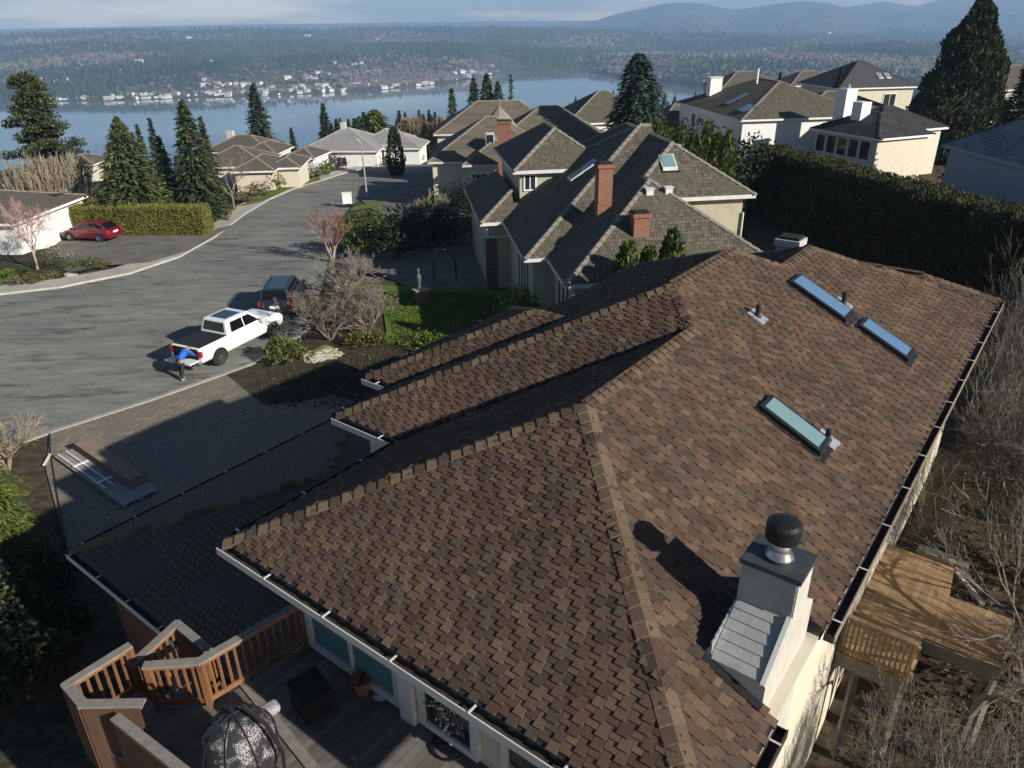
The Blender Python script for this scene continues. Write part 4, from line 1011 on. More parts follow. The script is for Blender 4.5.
def hedge(name, label, P, Q, w_, z1, cols, n, size, seed=1, zb=None, taper=.1, lump=.25):
    """clipped hedge from P to Q: a lumpy solid core set with leaves"""
    rnd = random.Random(seed); P, Q = Vector((P[0],P[1],0)), Vector((Q[0],Q[1],0)); d = (Q-P); L = d.length; d.normalize(); s = Vector((-d.y, d.x, 0))
    zb_ = gz(*((P+Q)/2)[:2]) if zb is None else zb; H_ = z1-zb_
    t = thing(name, label, 'hedge', ((P.x+Q.x)/2, (P.y+Q.y)/2, zb_))
    def off(a, k, z): return lump*noise.noise(Vector((a*.9, k*3+z*.55, seed)))+lump*.5*noise.noise(Vector((a*2.6, k*3+z*1.6, seed+5)))
    b = MB(); na = max(4, int(L/.5)); prof = [(-.5,0),(-.5,.35),(-.48,.7),(-.42,.97),(0,1),(.42,.97),(.48,.7),(.5,.35),(.5,0)]
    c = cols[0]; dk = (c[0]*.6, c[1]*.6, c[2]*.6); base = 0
    def pt(a, i):
        k, f = prof[i]; z = zb_+H_*f; wv = w_*(1-taper*f)*2*k*.5; o = off(a, k, z)
        return P+d*a+s*(wv*.86+(o if k > 0 else -o))+Vector((0,0,z-.08+(off(a, 2, 0) if f > .9 else 0)))
    for j in range(na):
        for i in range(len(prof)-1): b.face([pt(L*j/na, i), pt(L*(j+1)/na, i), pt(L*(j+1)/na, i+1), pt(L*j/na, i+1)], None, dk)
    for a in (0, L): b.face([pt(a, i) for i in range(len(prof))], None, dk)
    for _ in range(n):
        a = rnd.uniform(0, L); u = rnd.random(); per = H_*2+w_
        x = u*per
        if x < H_: k, f, nn = -.5, x/H_, -s
        elif x < H_+w_: k, f, nn = (x-H_)/w_-.5, 1., Vector((0,0,1))
        else: k, f, nn = .5, (x-H_-w_)/H_, s
        z = zb_+H_*f; kk = k*(1-taper*f); o = off(a, k, z)
        pos = P+d*a+s*(w_*kk)+Vector((0,0,z))+nn*(o+rnd.uniform(-.12,.08))
        if f == 1.: pos.z += off(a,2,0)-o
        ax = (nn*.6+rv(rnd)*.7+Vector((0,0,.6))).normalized(); si = ax.cross(rv(rnd))
        if si.length < .1: continue
        quad(b, pos, ax, si.normalized(), size*rnd.uniform(.7,1.5), size*rnd.uniform(.3,.6), shade(rnd.choice(cols), rnd, .6, 1.4))
    for e, sg in ((P,-1),(Q,1)):
        for _ in range(int(n*w_/(2*L+w_)*.5)):
            z = zb_+H_*rnd.random(); pos = e+s*rnd.uniform(-.5,.5)*w_+Vector((0,0,z))+d*sg*rnd.uniform(-.05,.12)
            ax = (d*sg*.6+rv(rnd)*.7+Vector((0,0,.6))).normalized(); si = ax.cross(rv(rnd))
            if si.length > .1: quad(b, pos, ax, si.normalized(), size, size*.5, shade(rnd.choice(cols), rnd, .6, 1.4))
    b.build('foliage', MT['needle'], t)
    return t
def arb(name, label, p, h, r, cols, n, size=.3, seed=1, prof=lambda f: min(1, .55+f*1.6)*(1-f**2.6)**.75, group=None, lump=.3, cat='tree'):
    """dense upright evergreen: upright sprays over an uneven columnar or egg-shaped crown"""
    cols = [tuple(x*1.35 for x in c) for c in cols]
    rnd = random.Random(seed); t = thing(name, label, cat, tuple(p), 0, group); t['w0'] = [0,0,0]
    b = MB(); b.tube([(0,0,-.5),(0,0,h*.9)], [.05*h*.4+.05,.03], 7); b.build('trunk', MT['bark'], t); b = MB()
    for _ in range(n):
        f = rnd.random()*.99; a = rnd.random()*6.283; k = (.62+.38*rnd.random()**.5)
        l = 1+lump*noise.noise(Vector((math.cos(a)*1.3, math.sin(a)*1.3, f*h*.45+seed*3)))+lump*.7*noise.noise(Vector((math.cos(a)*3.2, math.sin(a)*3.2, f*h*1.1+seed)))
        R0 = r*prof(f)*k*l+.05; d = Vector((math.cos(a), math.sin(a), 0)); pos = d*R0+Vector((0,0,f*h+rnd.uniform(-.1,.1)))
        ax = (Vector((0,0,1))+d*rnd.uniform(.1,.9)+rv(rnd)*.45).normalized(); si = ax.cross(rv(rnd)+d*.3)
        if si.length > .1: quad(b, pos, ax, si.normalized(), size*rnd.uniform(.8,1.6), size*rnd.uniform(.3,.6), shade(rnd.choice(cols), rnd, .55, 1.4))
    b.build('crown', MT['needle'], t); return t
def arbp(name, label, px, top, dist, wpx, cols, n, **k):
    p = onr(px, dist); z = topz(px, top, dist); return arb(name, label, p, z-p.z, wpx*dist/F*.5, cols, n, **k)
def onr(px, dist):      # ground point at a distance along a pixel column
    d = ray(px, 100); l = math.hypot(d[0], d[1]); x, y = d[0]/l*dist, d[1]/l*dist; return Vector((x, y, gz(x, y)))
def topz(px, py, dist): return CH-slope_px(px, py)*dist
GR_ = [(.062,.078,.027),(.078,.092,.034),(.042,.056,.022)]; DK_ = [(.026,.037,.019),(.036,.047,.022),(.02,.029,.016)]; YG = [(.14,.18,.025),(.10,.15,.025),(.17,.20,.04)]; BS = [(.05,.075,.06),(.065,.09,.075),(.035,.055,.045)]
def ct_(name, label, px, top, dist, wpx, cols, **k):
    p = onr(px, dist); z = topz(px, top, dist); h = z-p.z; r = wpx*dist/F*.5*1.1
    return conifer(name, label, p, h, r, cols, **k)
ct_('conifer', 'broad light-green conifer rising behind the clipped hedge', 112, 118, 72, 74, GR_, seed=3, spray=.5, dens=1.3, shape=.75)
ct_('conifer', 'tall slim dark-green conifer behind the hedge, right of the broad light-green one', 181, 101, 73, 42, DK_+GR_, seed=4, spray=.45, dens=1.4, shape=.6)
ct_('conifer', 'medium yellow-green conifer between the broad one and the tall slim one', 150, 137, 76, 24, GR_+YG[:2], seed=5, spray=.42, dens=1.2, shape=.6)
ct_('conifer', 'small blue-green fir against the lake, left of a taller thin one', 131, 125, 95, 18, BS, seed=6, spray=.5)
ct_('conifer', 'thin grey-green fir against the lake behind the yellow-green conifer', 145, 119, 96, 20, BS+DK_, seed=7, spray=.5)
ct_('conifer', 'dark fir leaning against the tall slim conifer on its right', 197, 118, 84, 24, DK_+GR_, seed=8, spray=.5, dens=1.2)
ct_('conifer', 'tall fir alone above the brown hip roofs, against the lake', 255, 84, 122, 28, DK_+BS, seed=9, spray=.6, dens=1.2, shape=.65)
ct_('conifer', 'small fir beside the brick chimney of the set-back brown house', 287, 128, 118, 13, DK_, seed=10, spray=.5)
arbp('cypress', 'dark rounded cypress in front of the pale striped roof', 391, 127, 100, 19, DK_, 1500, size=.35, seed=11)
ct_('conifer', 'fluffy mid-green tree behind the pale striped roof', 373, 110, 128, 40, GR_+YG[:1], seed=12, spray=.6, dens=1.6, shape=.45, droop=.1)
for i, (px, top, dist, wp) in enumerate([(452,88,118,15),(474,78,120,20),(487,74,122,24),(498,82,121,20),(511,74,125,7)]):
    ct_('conifer', ['small fir left of the clump above the tan roofs','left fir of the clump above the tan roofs','tallest fir of the clump above the tan roofs','right fir of the clump above the tan roofs','very thin bare-looking fir right of the clump above the tan roofs'][i], px, top, dist, wp, DK_+GR_, seed=20+i, spray=.5, dens=1.2 if wp > 8 else .6, shape=.5)
proto = None
for i in range(30):
    R2 = random.Random(100+i); px = [322,328,334,340,346,352,357,362,398,404,410,416,422,428,434,440,446,466,404,395,546,700,322,338,355,412,430,418,60,75][i]; top = R2.uniform(110,120)+(8 if px < 345 else 0)+(0 if px < 500 else -4)
    if px < 100: top = 152
    dist = R2.uniform(170,260); p = onr(px, dist); z = topz(px, top, dist); h = z-p.z
    lab = 'small dark conifer in the line of treetops against the near water'
    if proto is None: proto = conifer('dark_conifer', lab, p, 20, 3.4, DK_, seed=33, spray=1.1, dens=.8, lay=.9, group='dark treetops against the lake', shape=.7)
    else:
        c = copy_tree(proto, None, p, R2.random()*6)
        c.scale = (h/20*.95*R2.uniform(.8,1.3),)*2+(h/20,)
ct_('spruce', 'big blue-green spruce standing between the olive house and the lake', 637, 54, 80, 58, BS+DK_[:1], seed=40, spray=.55, dens=1.9, shape=.42, droop=.3, lay=.36)
arbp('cypress', 'very tall broad dark cypress at the upper right', 961, -4, 100, 74, [(.028,.038,.014),(.042,.046,.018),(.02,.03,.012)], 17000, size=.42, seed=41, lump=.34, prof=lambda f: min(1, .75+f*.9)*(1-f**2.1)**.85)
ct_('conifer', 'dark fir cut by the upper right edge of the picture', 1024, 34, 78, 46, DK_, seed=42, spray=.5, dens=1.3)
ct_('conifer', 'small dark fir on the skyline right of the white house', 836, 68, 125, 16, DK_, seed=43, spray=.5)
ct_('conifer', 'smaller dark fir left of the skyline fir by the grey hip roof', 777, 72, 128, 12, DK_, seed=44, spray=.5)
bush('evergreen_tree', 'round dark glossy evergreen between the white house and the hedge', onr(757,64), (2.6,2.6,3.9), DK_+GR_[:1], 2600, .26, 45, 'tree')
bush('evergreen_tree', 'low dark evergreen clump left of the white house wall', onr(699,86), (3.6,3,3.2), DK_, 1500, .3, 46, 'tree')
bush('evergreen_tree', 'ragged evergreen bush right of the cypress by the tan house', onr(1000,70), (3.2,3,3.6), DK_+[(.04,.05,.02)], 1500, .3, 47, 'tree')
ARB = [(.10,.13,.022),(.075,.105,.02),(.05,.08,.018)]
for i, (px, top) in enumerate([(650,117),(661,122),(672,127),(684,126),(697,131),(710,121),(722,132),(733,130)]):
    lab = 'golden-green arborvitae, number %s from the spruce in the row behind the olive roof' % ['first','second','third','fourth','fifth','sixth','seventh','last'][i]
    arbp('arborvitae', lab.replace('number ', ''), px, top, 62, 20, ARB, 1700, size=.30, seed=50+i, group='arborvitae row behind the olive roof', lump=.35)
# the tall hedge behind the big house
hp0, hp1 = at(752,146,5.4), at(1012,216,5.4)
hd = Vector((hp1[0]-hp0[0], hp1[1]-hp0[1], 0)).normalized(); hp1 = (hp1[0]+hd.x*9, hp1[1]+hd.y*9)
HC = [(.032,.038,.014),(.055,.058,.018),(.024,.03,.012),(.085,.082,.022)]
hedge('tall_hedge', 'tall dark clipped hedge running behind the big house, sunlit along its top', (hp0[0]+1.2, hp0[1]), (hp1[0]+1.2, hp1[1]), 2.6, 5.4, HC, 52000, .17, 60, zb=-.2, lump=.4)
hedge('tall_hedge', 'dark hedge wing turning towards the right edge behind the grey gutters', (hp1[0]-1, hp1[1]+3), (hp1[0]+9, hp1[1]-3), 2.6, 4.6, HC, 9000, .26, 61, zb=0, lump=.4)
# the clipped green hedge by the red car
q0, q1 = g(63,238), g(205,238)
hedge('clipped_hedge', 'long flat-topped bright green hedge behind the red car', (q0.x, q0.y+1.2), (q1.x, q1.y+1.2), 1.8, q0.z+2.35, [(.17,.17,.035),(.19,.19,.045),(.14,.145,.03)], 26000, .12, 62, lump=.06)
for i, (px, py, rx, rz, lab) in enumerate([(102,207,2.6,1.1,'rounded yellow-green bush peeping over the clipped hedge'),(138,206,1.8,.9,'low green bush over the clipped hedge, beside the broad conifer'),(168,204,1.7,.9,'dull green bush over the clipped hedge, below the slim conifer'),(200,205,1.0,1.1,'upright bright green bush at the right end of the clipped hedge')]):
    bush('shrub', lab, g(px,py), (rx,rx*.8,rz), [(.10,.13,.02),(.08,.11,.02)] if i != 2 else GR_, 700, .2, 63+i)
bare('bare_shrub', 'round brown leafless shrub behind the hedge, left of the slim conifer', g(160,200), .5, .05, 4, (.17,.12,.075), 67, 9, .5, 'shrub', lean=.9, rmin=.012)
# reeds / willow thicket at the left edge
for i, px in enumerate((-4,8,20,32,45,56)):
    bare('bare_willow', ['pale golden willow thicket at the left edge','second golden willow stem cluster from the left edge','golden willow cluster left of the tan chimney','golden willow cluster right behind the tan chimney','short golden willow cluster right of the tan chimney','last low golden willow before the conifers'][i], onr(px, 78), 1.9, .05, 3, (.34,.29,.21), 70+i, 9, .28, 'shrub', lean=.28, up=.5, rmin=.02, kids=(2,4))
# the irregular pine at the far left
rnd = random.Random(9); p = onr(37,84); t = thing('pine', 'large irregular pine with an open layered crown at the far left', 'tree', tuple(p)); t['w0'] = [0,0,0]; H_ = topz(30,76,84)-p.z
b = MB(); b.tube([(0,0,-.5),(.5,0,H_*.4),(-.3,0,H_*.7),(-.8,0,H_*.97)], [.36,.28,.18,.05], 8); lf = MB()
for k in range(46):
    f = .28+.72*(k/46.); a = k*2.4; L = 2.6*(1-f**1.8)+.5; L *= rnd.uniform(.4,1.3); c = Vector((math.cos(a)*L-.8*f, math.sin(a)*L, H_*f+rnd.uniform(-.4,.2)))
    b.tube([(-.5*f,0,H_*f-.7), (c.x*.5,c.y*.5,c.z-.5), tuple(c)], [.09,.06,.02], 4); cloud(lf, c, (1.0,1.0,.6), 200, .22, DK_+GR_+[(.09,.10,.035)], rnd, shell=.2)
    cloud(lf, c*.6+Vector((0,0,c.z*.4)), (.9,.9,.8), 110, .24, DK_+GR_, rnd, shell=.2)
b.build('trunk', MT['bark'], t); lf.build('crown', MT['needle'], t)
# planting bed of the left neighbour
bare('japanese_maple', 'leafless maple with pinkish-red fine twigs in the corner bed', g(38,271), 1.25, .09, 6, (.42,.27,.24), 80, 1, .75, rmin=.008, tcol=(.36,.27,.2), up=.22, shrink=.76)
for i, (px, py, rx, rz, cols, lab) in enumerate([(12,280,.5,.45,YG,'small bright shrub at the left corner of the bed'),(22,278,.7,.5,GR_,'dull olive mound left of the maple trunk'),(17,286,.55,.35,[(.16,.15,.10)],'greyish mound low at the front left of the bed'),(34,284,.7,.4,[(.12,.12,.05)],'olive-brown mound in front of the maple trunk'),(50,280,.6,.35,[(.15,.15,.07)],'pale olive mound right of the maple trunk'),(50,268,1.1,.7,[(.06,.07,.03),(.08,.09,.035)],'larger dark olive shrub behind the maple trunk'),(58,260,1.1,.6,[(.27,.29,.2),(.2,.22,.15)],'silvery loose shrub behind the mounds'),(82,268,1.3,.5,[(.08,.10,.035),(.11,.12,.04)],'flat clipped green shrub at the driveway mouth'),(98,268,.8,.3,[(.12,.12,.05)],'small low shrub at the tip of the bed')]):
    bush('shrub', lab, g(px,py), (rx,rx*.85,rz), cols, 500, .11, 81+i)
bare('bare_tree', 'small leafless tree by the pavement curve in front of the low brown house', g(234,208), 1.5, .09, 5, (.23,.19,.15), 92, 1, .6, rmin=.012, up=.2)
for i, (px, py, rx, rz, cols, lab) in enumerate([(214,205,1.3,.7,GR_,'green shrub at the lawn edge, left of the small leafless tree'),(222,203,1.0,.6,DK_,'dark low shrub right behind the lawn edge'),(248,203,1.2,1.0,[(.17,.15,.08)],'pale brownish round shrub right of the small leafless tree'),(262,196,1.5,.9,[(.13,.13,.05)],'olive shrub before the brown house corner'),(275,190,1.3,1.4,[(.10,.11,.04),(.2,.12,.06)],'tall mixed shrub with reddish tips by the white fascia'),(284,187,1.1,.7,[(.16,.15,.08)],'low sandy shrub on the verge'),(318,178,1.4,1.1,[(.10,.13,.02)],'green clipped shrub block left of its twin'),(328,176,1.0,1.2,[(.11,.13,.02)],'green clipped shrub block right of its twin'),(338,168,1.5,1.2,[(.10,.08,.07)],'dark purplish-brown shrub before the pale roof'),(372,166,1.6,1.5,DK_,'dark round shrub in front of the pale roof'),(385,165,3.0,.7,DK_,'long low dark shrub at the street end'),(414,163,1.6,1.0,GR_,'mid-green shrub near the tan house corner')]):
    bush('shrub', lab, g(px,py), (rx,rx*.85,rz), cols, 450, .2, 93+i)
for i, px in enumerate((408,418,427,436)):
    bare('bare_thicket', ['left part of the pale leafless thicket behind the street end','second part of the pale leafless thicket behind the street end','third part of the pale leafless thicket, near the tan house','right part of the leafless thicket touching the tan roof'][i], onr(px,128), 2.2, .09, 4, (.27,.21,.13), 110+i, 6, .5, 'shrub', lean=.5, up=.3, rmin=.03)
# middle: the garden between the two houses and the street
bare('bare_shrub', 'large spreading grey-brown leafless shrub beside the white truck', g(330,340), .95, .07, 6, (.19,.155,.125), 120, 6, .6, 'shrub', lean=.8, rmin=.007, up=.05)
bare('bare_shrub', 'second grey-brown leafless shrub, nearer the small lawn', g(366,334), .92, .07, 6, (.20,.165,.13), 121, 6, .6, 'shrub', lean=.8, rmin=.007, up=.05)
bare('bare_shrub', 'pale leafless shrub behind the two big ones by the road', g(348,300), 1.0, .07, 5, (.24,.20,.17), 122, 6, .6, 'shrub', lean=.6, rmin=.0095, up=.1)
bare('bare_tree', 'small leafless reddish-brown tree with pale stems at the road edge', g(333,262), 1.25, .06, 4, (.27,.15,.11), 123, 5, .5, lean=.3, rmin=.013, tcol=(.42,.36,.28), up=.25)
bare('bare_shrub', 'low leafless shrub between the road and the dark car', g(305,318), .6, .05, 4, (.19,.15,.11), 124, 6, .6, 'shrub', lean=.9, rmin=.009)
bush('rhododendron', 'leafy yellow-green shrub beside the truck\'s front wheel', g(286,362), (1.0,.9,.75), [(.12,.15,.03),(.09,.12,.03),(.16,.17,.05)], 1300, .14, 125)
bush('shrub', 'yellow-green mounded shrub behind the mossy rock', g(365,345), (1.3,.8,.45), [(.14,.15,.03),(.11,.12,.03)], 900, .13, 126)
bush('shrub', 'loose bright green ground-cover shrub at the corner of the lawn', g(425,345), (1.5,1.1,.4), [(.11,.16,.02),(.08,.12,.02)], 900, .13, 127)
bush('shrub', 'yellow-green shrub with sunlight put into its leaf colour, beside the bay windows of the olive house', g(518,330), (1.2,1.0,1.45), [(.24,.29,.05),(.18,.24,.04)], 1600, .17, 128)  # leaf colours raised to stand for sun that is blocked here
bush('rhododendron', 'leafy shrub, lit on its right side, beside the reddish leafless tree', g(372,256), (1.9,1.6,1.9), [(.10,.13,.025),(.06,.09,.022)], 1900, .2, 129)
for i, (px, py, rx, rz) in enumerate([(400,258,2.0,1.9),(425,250,2.2,2.1),(450,246,2.0,1.8),(400,240,2.2,1.7),(478,214,2.0,2.0),(448,212,2.2,1.5)]):
    bush('evergreen_shrub', ['dark evergreen mass nearest the leafy lit shrub','tallest dark evergreen in the shaded bed','dark evergreen at the shaded lawn corner','dark evergreen behind the leafy lit shrub','dark evergreen below the bay of the tan house','dark shrub before the tan house wall'][i], g(px,py), (rx,rx*.8,rz), DK_, 1100, .2, 130+i)
bare('bare_shrub', 'dome-shaped clipped leafless shrub catching sun on its top', g(434,232), 1.0, .06, 4, (.26,.23,.15), 140, 14, .45, 'shrub', lean=.8, rmin=.012, up=.2)
for i, (x, y, h) in enumerate([(5.0,30.8,6.6),(7.0,31.6,6.9),(6.0,31.4,6.2)]):
    arb('arborvitae', ['green arborvitae behind the ridge, left of the other two','broad green arborvitae behind the ridge, below the roof vents','green arborvitae tucked between two others behind the ridge'][i], (x,y,0), h, 1.05, ARB+DK_[:1], 2600, size=.22, seed=141+i)
# left foreground
LF = [(.095,.115,.022),(.07,.09,.018),(.05,.07,.016)]
conifer('conifer', 'bright green drooping conifer at the left edge beside the paver drive', g(8,560), 3.9, 1.25, LF, seed=150, spray=.17, dens=3.2, shape=.5, droop=.7, lay=.18, wide=.35)
conifer('conifer', 'second green drooping conifer half outside the left edge', g(-28,520), 4.6, 1.6, LF, seed=151, spray=.18, dens=2.8, shape=.5, droop=.6, lay=.2, wide=.35)
conifer('blue_spruce', 'small pale blue spruce at the left edge below the drooping conifer', g(2,600), 2.0, .8, [(.14,.2,.2),(.1,.15,.15)], seed=152, spray=.2, dens=2, lay=.2)
bare('bare_shrub', 'tan leafless shrub above the drooping conifer', g(8,470), .7, .04, 4, (.30,.23,.16), 153, 10, .5, 'shrub', lean=.5, rmin=.007)
for i, (px, py, rx, rz) in enumerate([(10,640,1.3,1.5),(45,600,.9,.9),(15,720,1.3,1.4),(60,760,1.1,1.1),(-10,680,1.3,2.2),(70,640,.7,.6),(30,800,1.4,1.4)]):
    bush('evergreen_shrub', ['dark shaded shrub below the blue spruce','low dark shrub by the curved path','dark shrub at the left edge beside the deck','dark shrub under the deck corner','tall dark shrub cut by the left edge','small dark shrub beside the garage gutter','dark shrub at the bottom left corner'][i], g(px,py), (rx,rx*.9,rz), DK_+GR_[:1], 1300, .15, 154+i)
bush('aucuba', 'bright leafy shrub tip at the left edge, level with the deck', g(-2,668)+Vector((0,0,1.6)), (.45,.4,.35), YG, 260, .15, 165)
# right foreground: leafless thicket
TW = (.17,.15,.125)
SP = [(9.4,-2.0,1.5,.2,6,1),(6.3,-1.8,.75,.06,5,4),(5.6,-3.2,.8,.07,5,4),(7.4,-3.6,.8,.07,5,4),(12.0,-3.2,1.0,.08,5,3),(14.6,-2.4,.9,.07,5,4),(16.8,-1.9,1.0,.07,5,4),(18.6,-3.0,1.1,.08,5,4),(14.0,-4.6,1.0,.08,5,3),(20.5,-1.6,1.1,.07,5,4),(4.4,-1.9,.6,.05,4,5),(22.5,-2.6,1.2,.08,5,4)]
LB = ['leafless tree with dark spreading limbs over the tan deck','leafless shrub at the bottom right beside the heat pump','leafless thicket at the bottom right corner','leafless shrub below the corner of the tan deck','leafless tree right of the tan deck boards','leafless shrub beyond the tan deck by the cream wall','leafless shrub on the bank halfway along the cream wall','grey leafless tree on the bank near the far gutter end','leafless tree at the right edge, level with the deck','leafless shrub under the far corner of the brown roof','low leafless shrub at the bottom edge beside the chimney wall','leafless tree against the dark hedge at the right edge']
for i, (u, v, L, r, dp, stn) in enumerate(SP):
    p = M0.w(u, v, 0); p.z = gz(p.x, p.y)
    col = [(.17,.15,.128),(.135,.118,.10),(.10,.088,.074)][i % 3]; big = L > .9
    bare('bare_tree' if big else 'bare_shrub', LB[i], p, L*(1.3 if i == 0 else 1.25), r*.8, 6 if i else 7, col, 170+i, max(1, stn), .52, 'tree' if big else 'shrub', lean=.45, rmin=.0048, kids=(2,3), up=.16, tcol=(.11,.095,.08), shrink=.80)
# leaf litter and grass tufts on the bank
b = MB(); rnd = random.Random(77)
for _ in range(5200):
    px, py = rnd.uniform(222,410), rnd.uniform(335,408)
    if py < 385-(px-222)*.25 or (py > 372+(px-222)*.2 and px < 262): continue
    p = Vector(at(px, py)); p.z = gz(p.x, p.y)+rnd.uniform(.03,.06)
    quad(b, p, (rv(rnd)+Vector((0,0,.1))).normalized(), rv(rnd), rnd.uniform(.06,.16), rnd.uniform(.03,.09), shade(rnd.choice([(.10,.07,.04),(.06,.045,.03),(.14,.11,.07),(.05,.065,.025)]), rnd))
for _ in range(16000):
    u, v = rnd.uniform(2.5, 24), rnd.uniform(-6, -.2); p = M0.w(u, v, 0); p.z = gz(p.x, p.y)+rnd.uniform(-.02,.05)
    quad(b, p, (rv(rnd)+Vector((0,0,.2))).normalized(), rv(rnd), rnd.uniform(.05,.14), rnd.uniform(.03,.08), shade(rnd.choice([(.13,.09,.05),(.08,.06,.04),(.16,.13,.08),(.05,.06,.025)]), rnd))
tag(b.build('leaf_litter', MT['leaf']), kind='stuff')
b = MB()
lq = [tuple(x) for x in P2((374,288),(408,290),(470,293),(555,294),(555,328),(450,342),(390,342),(386,315))]
for _ in range(30000):
    x, y = rnd.uniform(-9,4), rnd.uniform(33,48)
    sg = True
    for k in range(len(lq)):
        a, c = lq[k], lq[(k+1) % len(lq)]
        if (c[0]-a[0])*(y-a[1])-(c[1]-a[1])*(x-a[0]) > 0: sg = False; break
    if not sg: continue
    z = gz(x,y)+.03; h = rnd.uniform(.05,.11); a = rnd.random()*6.28; w_ = .035; col = shade(rnd.choice([(.09,.15,.02),(.13,.18,.03),(.07,.11,.02)]), rnd)
    b.face([(x-w_*math.cos(a),y-w_*math.sin(a),z),(x+w_*math.cos(a),y+w_*math.sin(a),z),(x+rnd.uniform(-.04,.04),y+rnd.uniform(-.04,.04),z+h)], None, col)
tag(b.build('grass', MT['leaf']), kind='stuff')
# ================================================================== VEHICLES
def paint(name, c, rough=.25):
    m, nt, b = nodes(name); b.inputs['Base Color'].default_value = (*c,1); b.inputs['Roughness'].default_value = rough; b.inputs['Coat Weight'].default_value = .6; b.inputs['Coat Roughness'].default_value = .06
    return m
MT['white_car'] = paint('white_car_paint', (.80,.80,.79)); MT['red_car'] = paint('dark_red_car_paint', (.13,.006,.02)); MT['dark_car'] = paint('dark_blue_car_paint', (.018,.026,.04))
MT['tyre'] = plain('tyre_rubber', (.02,.02,.02), rough=.9); MT['carglass'] = glass_mat('car_glass', (.006,.008,.010), .04); MT['lamp_red'] = plain('tail_lamp', (.45,.02,.02), rough=.2)
MT['lamp_clear'] = plain('head_lamp', (.7,.7,.7), rough=.15); MT['roofglass'] = glass_mat('sunroof_glass', (.03,.05,.08), .05); MT['tonneau'] = plain('black_vinyl', (.022,.022,.024), rough=.6)
def wheel(parent, x, y, r, w_):
    s = 1 if y > 0 else -1; t = MB(); prof = [(r*.66,-w_/2),(r*.93,-w_/2),(r,-w_*.36),(r,w_*.36),(r*.93,w_/2),(r*.66,w_/2)]
    n = 28; base = [[(x+R0*math.cos(2*PI*k/n), y+yy, r+R0*math.sin(2*PI*k/n)) for k in range(n)] for R0, yy in prof]
    for A, B in zip(base, base[1:]+base[:1]):
        for k in range(n): t.face([A[k], A[(k+1)%n], B[(k+1)%n], B[k]])
    o = t.build('wheel', MT['tyre'], parent)
    rm = MB(); yo = y+s*w_*.30; ri = r*.66
    for k in range(n):
        a, c = 2*PI*k/n, 2*PI*(k+1)/n; P = lambda R0, an, yy: (x+R0*math.cos(an), yy, r+R0*math.sin(an))
        rm.face([P(ri,a,y+s*w_*.5), P(ri,c,y+s*w_*.5), P(ri*.88,c,yo), P(ri*.88,a,yo)])
    for k in range(6):
        a = 2*PI*k/6; c = Vector((x, yo+s*.03, r)); e = c+Vector((math.cos(a), 0, math.sin(a)))*ri*.9; rm.bar(c, e, .04, .09*r/.38, (0,1,0))
    rm.tube([(x,yo-.02,r),(x,yo+s*.06,r)], .07, 10); rm.build('rim', MT['steel'], o)
def loft(b, secs):       # secs: list of closed rings with equal counts
    for A, B in zip(secs, secs[1:]):
        n = len(A)
        for k in range(n): b.face([A[k], A[(k+1)%n], B[(k+1)%n], B[k]])
    b.face(secs[0][::-1]); b.face(secs[-1])
def body_ring(x, w_, z0, z1, sh=.86, zs=None):   # lower-body cross-section with a shoulder
    zs = zs if zs is not None else z0+(z1-z0)*.72; h = w_/2
    return [(x,-h*.93,z0),(x,h*.93,z0),(x,h,z0+.12),(x,h,zs),(x,h*sh+.02,z1),(x,-h*sh-.02,z1),(x,-h,zs),(x,-h,z0+.12)]
def smooth_mod(o, w_=.03, seg=3):
    m = o.modifiers.new('bevel', 'BEVEL'); m.width = w_; m.segments = seg; m.limit_method = 'ANGLE'; m.angle_limit = math.radians(18)
    for p in o.data.polygons: p.use_smooth = True
    w2 = o.modifiers.new('wn', 'WEIGHTED_NORMAL')
def merge(b):
    seen = {}; mp = []; vs = []
    for v in b.v:
        k = (round(v[0],4), round(v[1],4), round(v[2],4))
        if k not in seen: seen[k] = len(vs); vs.append(v)
        mp.append(seen[k])
    b.v = vs; b.f = [[mp[i] for i in f] for f in b.f]; return b
def quadpanel(parent, name, mat, pts, th=.012):
    P = [Vector(p) for p in pts]; n = (P[1]-P[0]).cross(P[-1]-P[0]).normalized()*th; b = MB(); m = len(P)
    b.face([p+n for p in P]); b.face([p-n*.5 for p in P][::-1])
    for i in range(m): b.face([P[i]-n*.5, P[(i+1)%m]-n*.5, P[(i+1)%m]+n, P[i]+n])
    return b.build(name, MT[mat], parent)
def arches(parent, xs, y, r, col='tyre'):
    for x in xs:
        b = MB(); n = 18
        for k in range(n):
            a, c = PI*k/n, PI*(k+1)/n; s = 1 if y > 0 else -1
            P = lambda R0, an, yy: (x+R0*math.cos(an), yy, r+R0*math.sin(an)*1.0)
            b.face([P(0,a,y+s*.004), P(r*1.22,a,y+s*.004), P(r*1.22,c,y+s*.004)]); 
        b.face([(x-r*1.22,y+ (1 if y>0 else -1)*.004,r),(x+r*1.22,y+(1 if y>0 else -1)*.004,r),(x+r*1.1,y+(1 if y>0 else -1)*.004,r*.55),(x-r*1.1,y+(1 if y>0 else -1)*.004,r*.55)])
        b.build('wheel_arch', MT['dark'], parent)
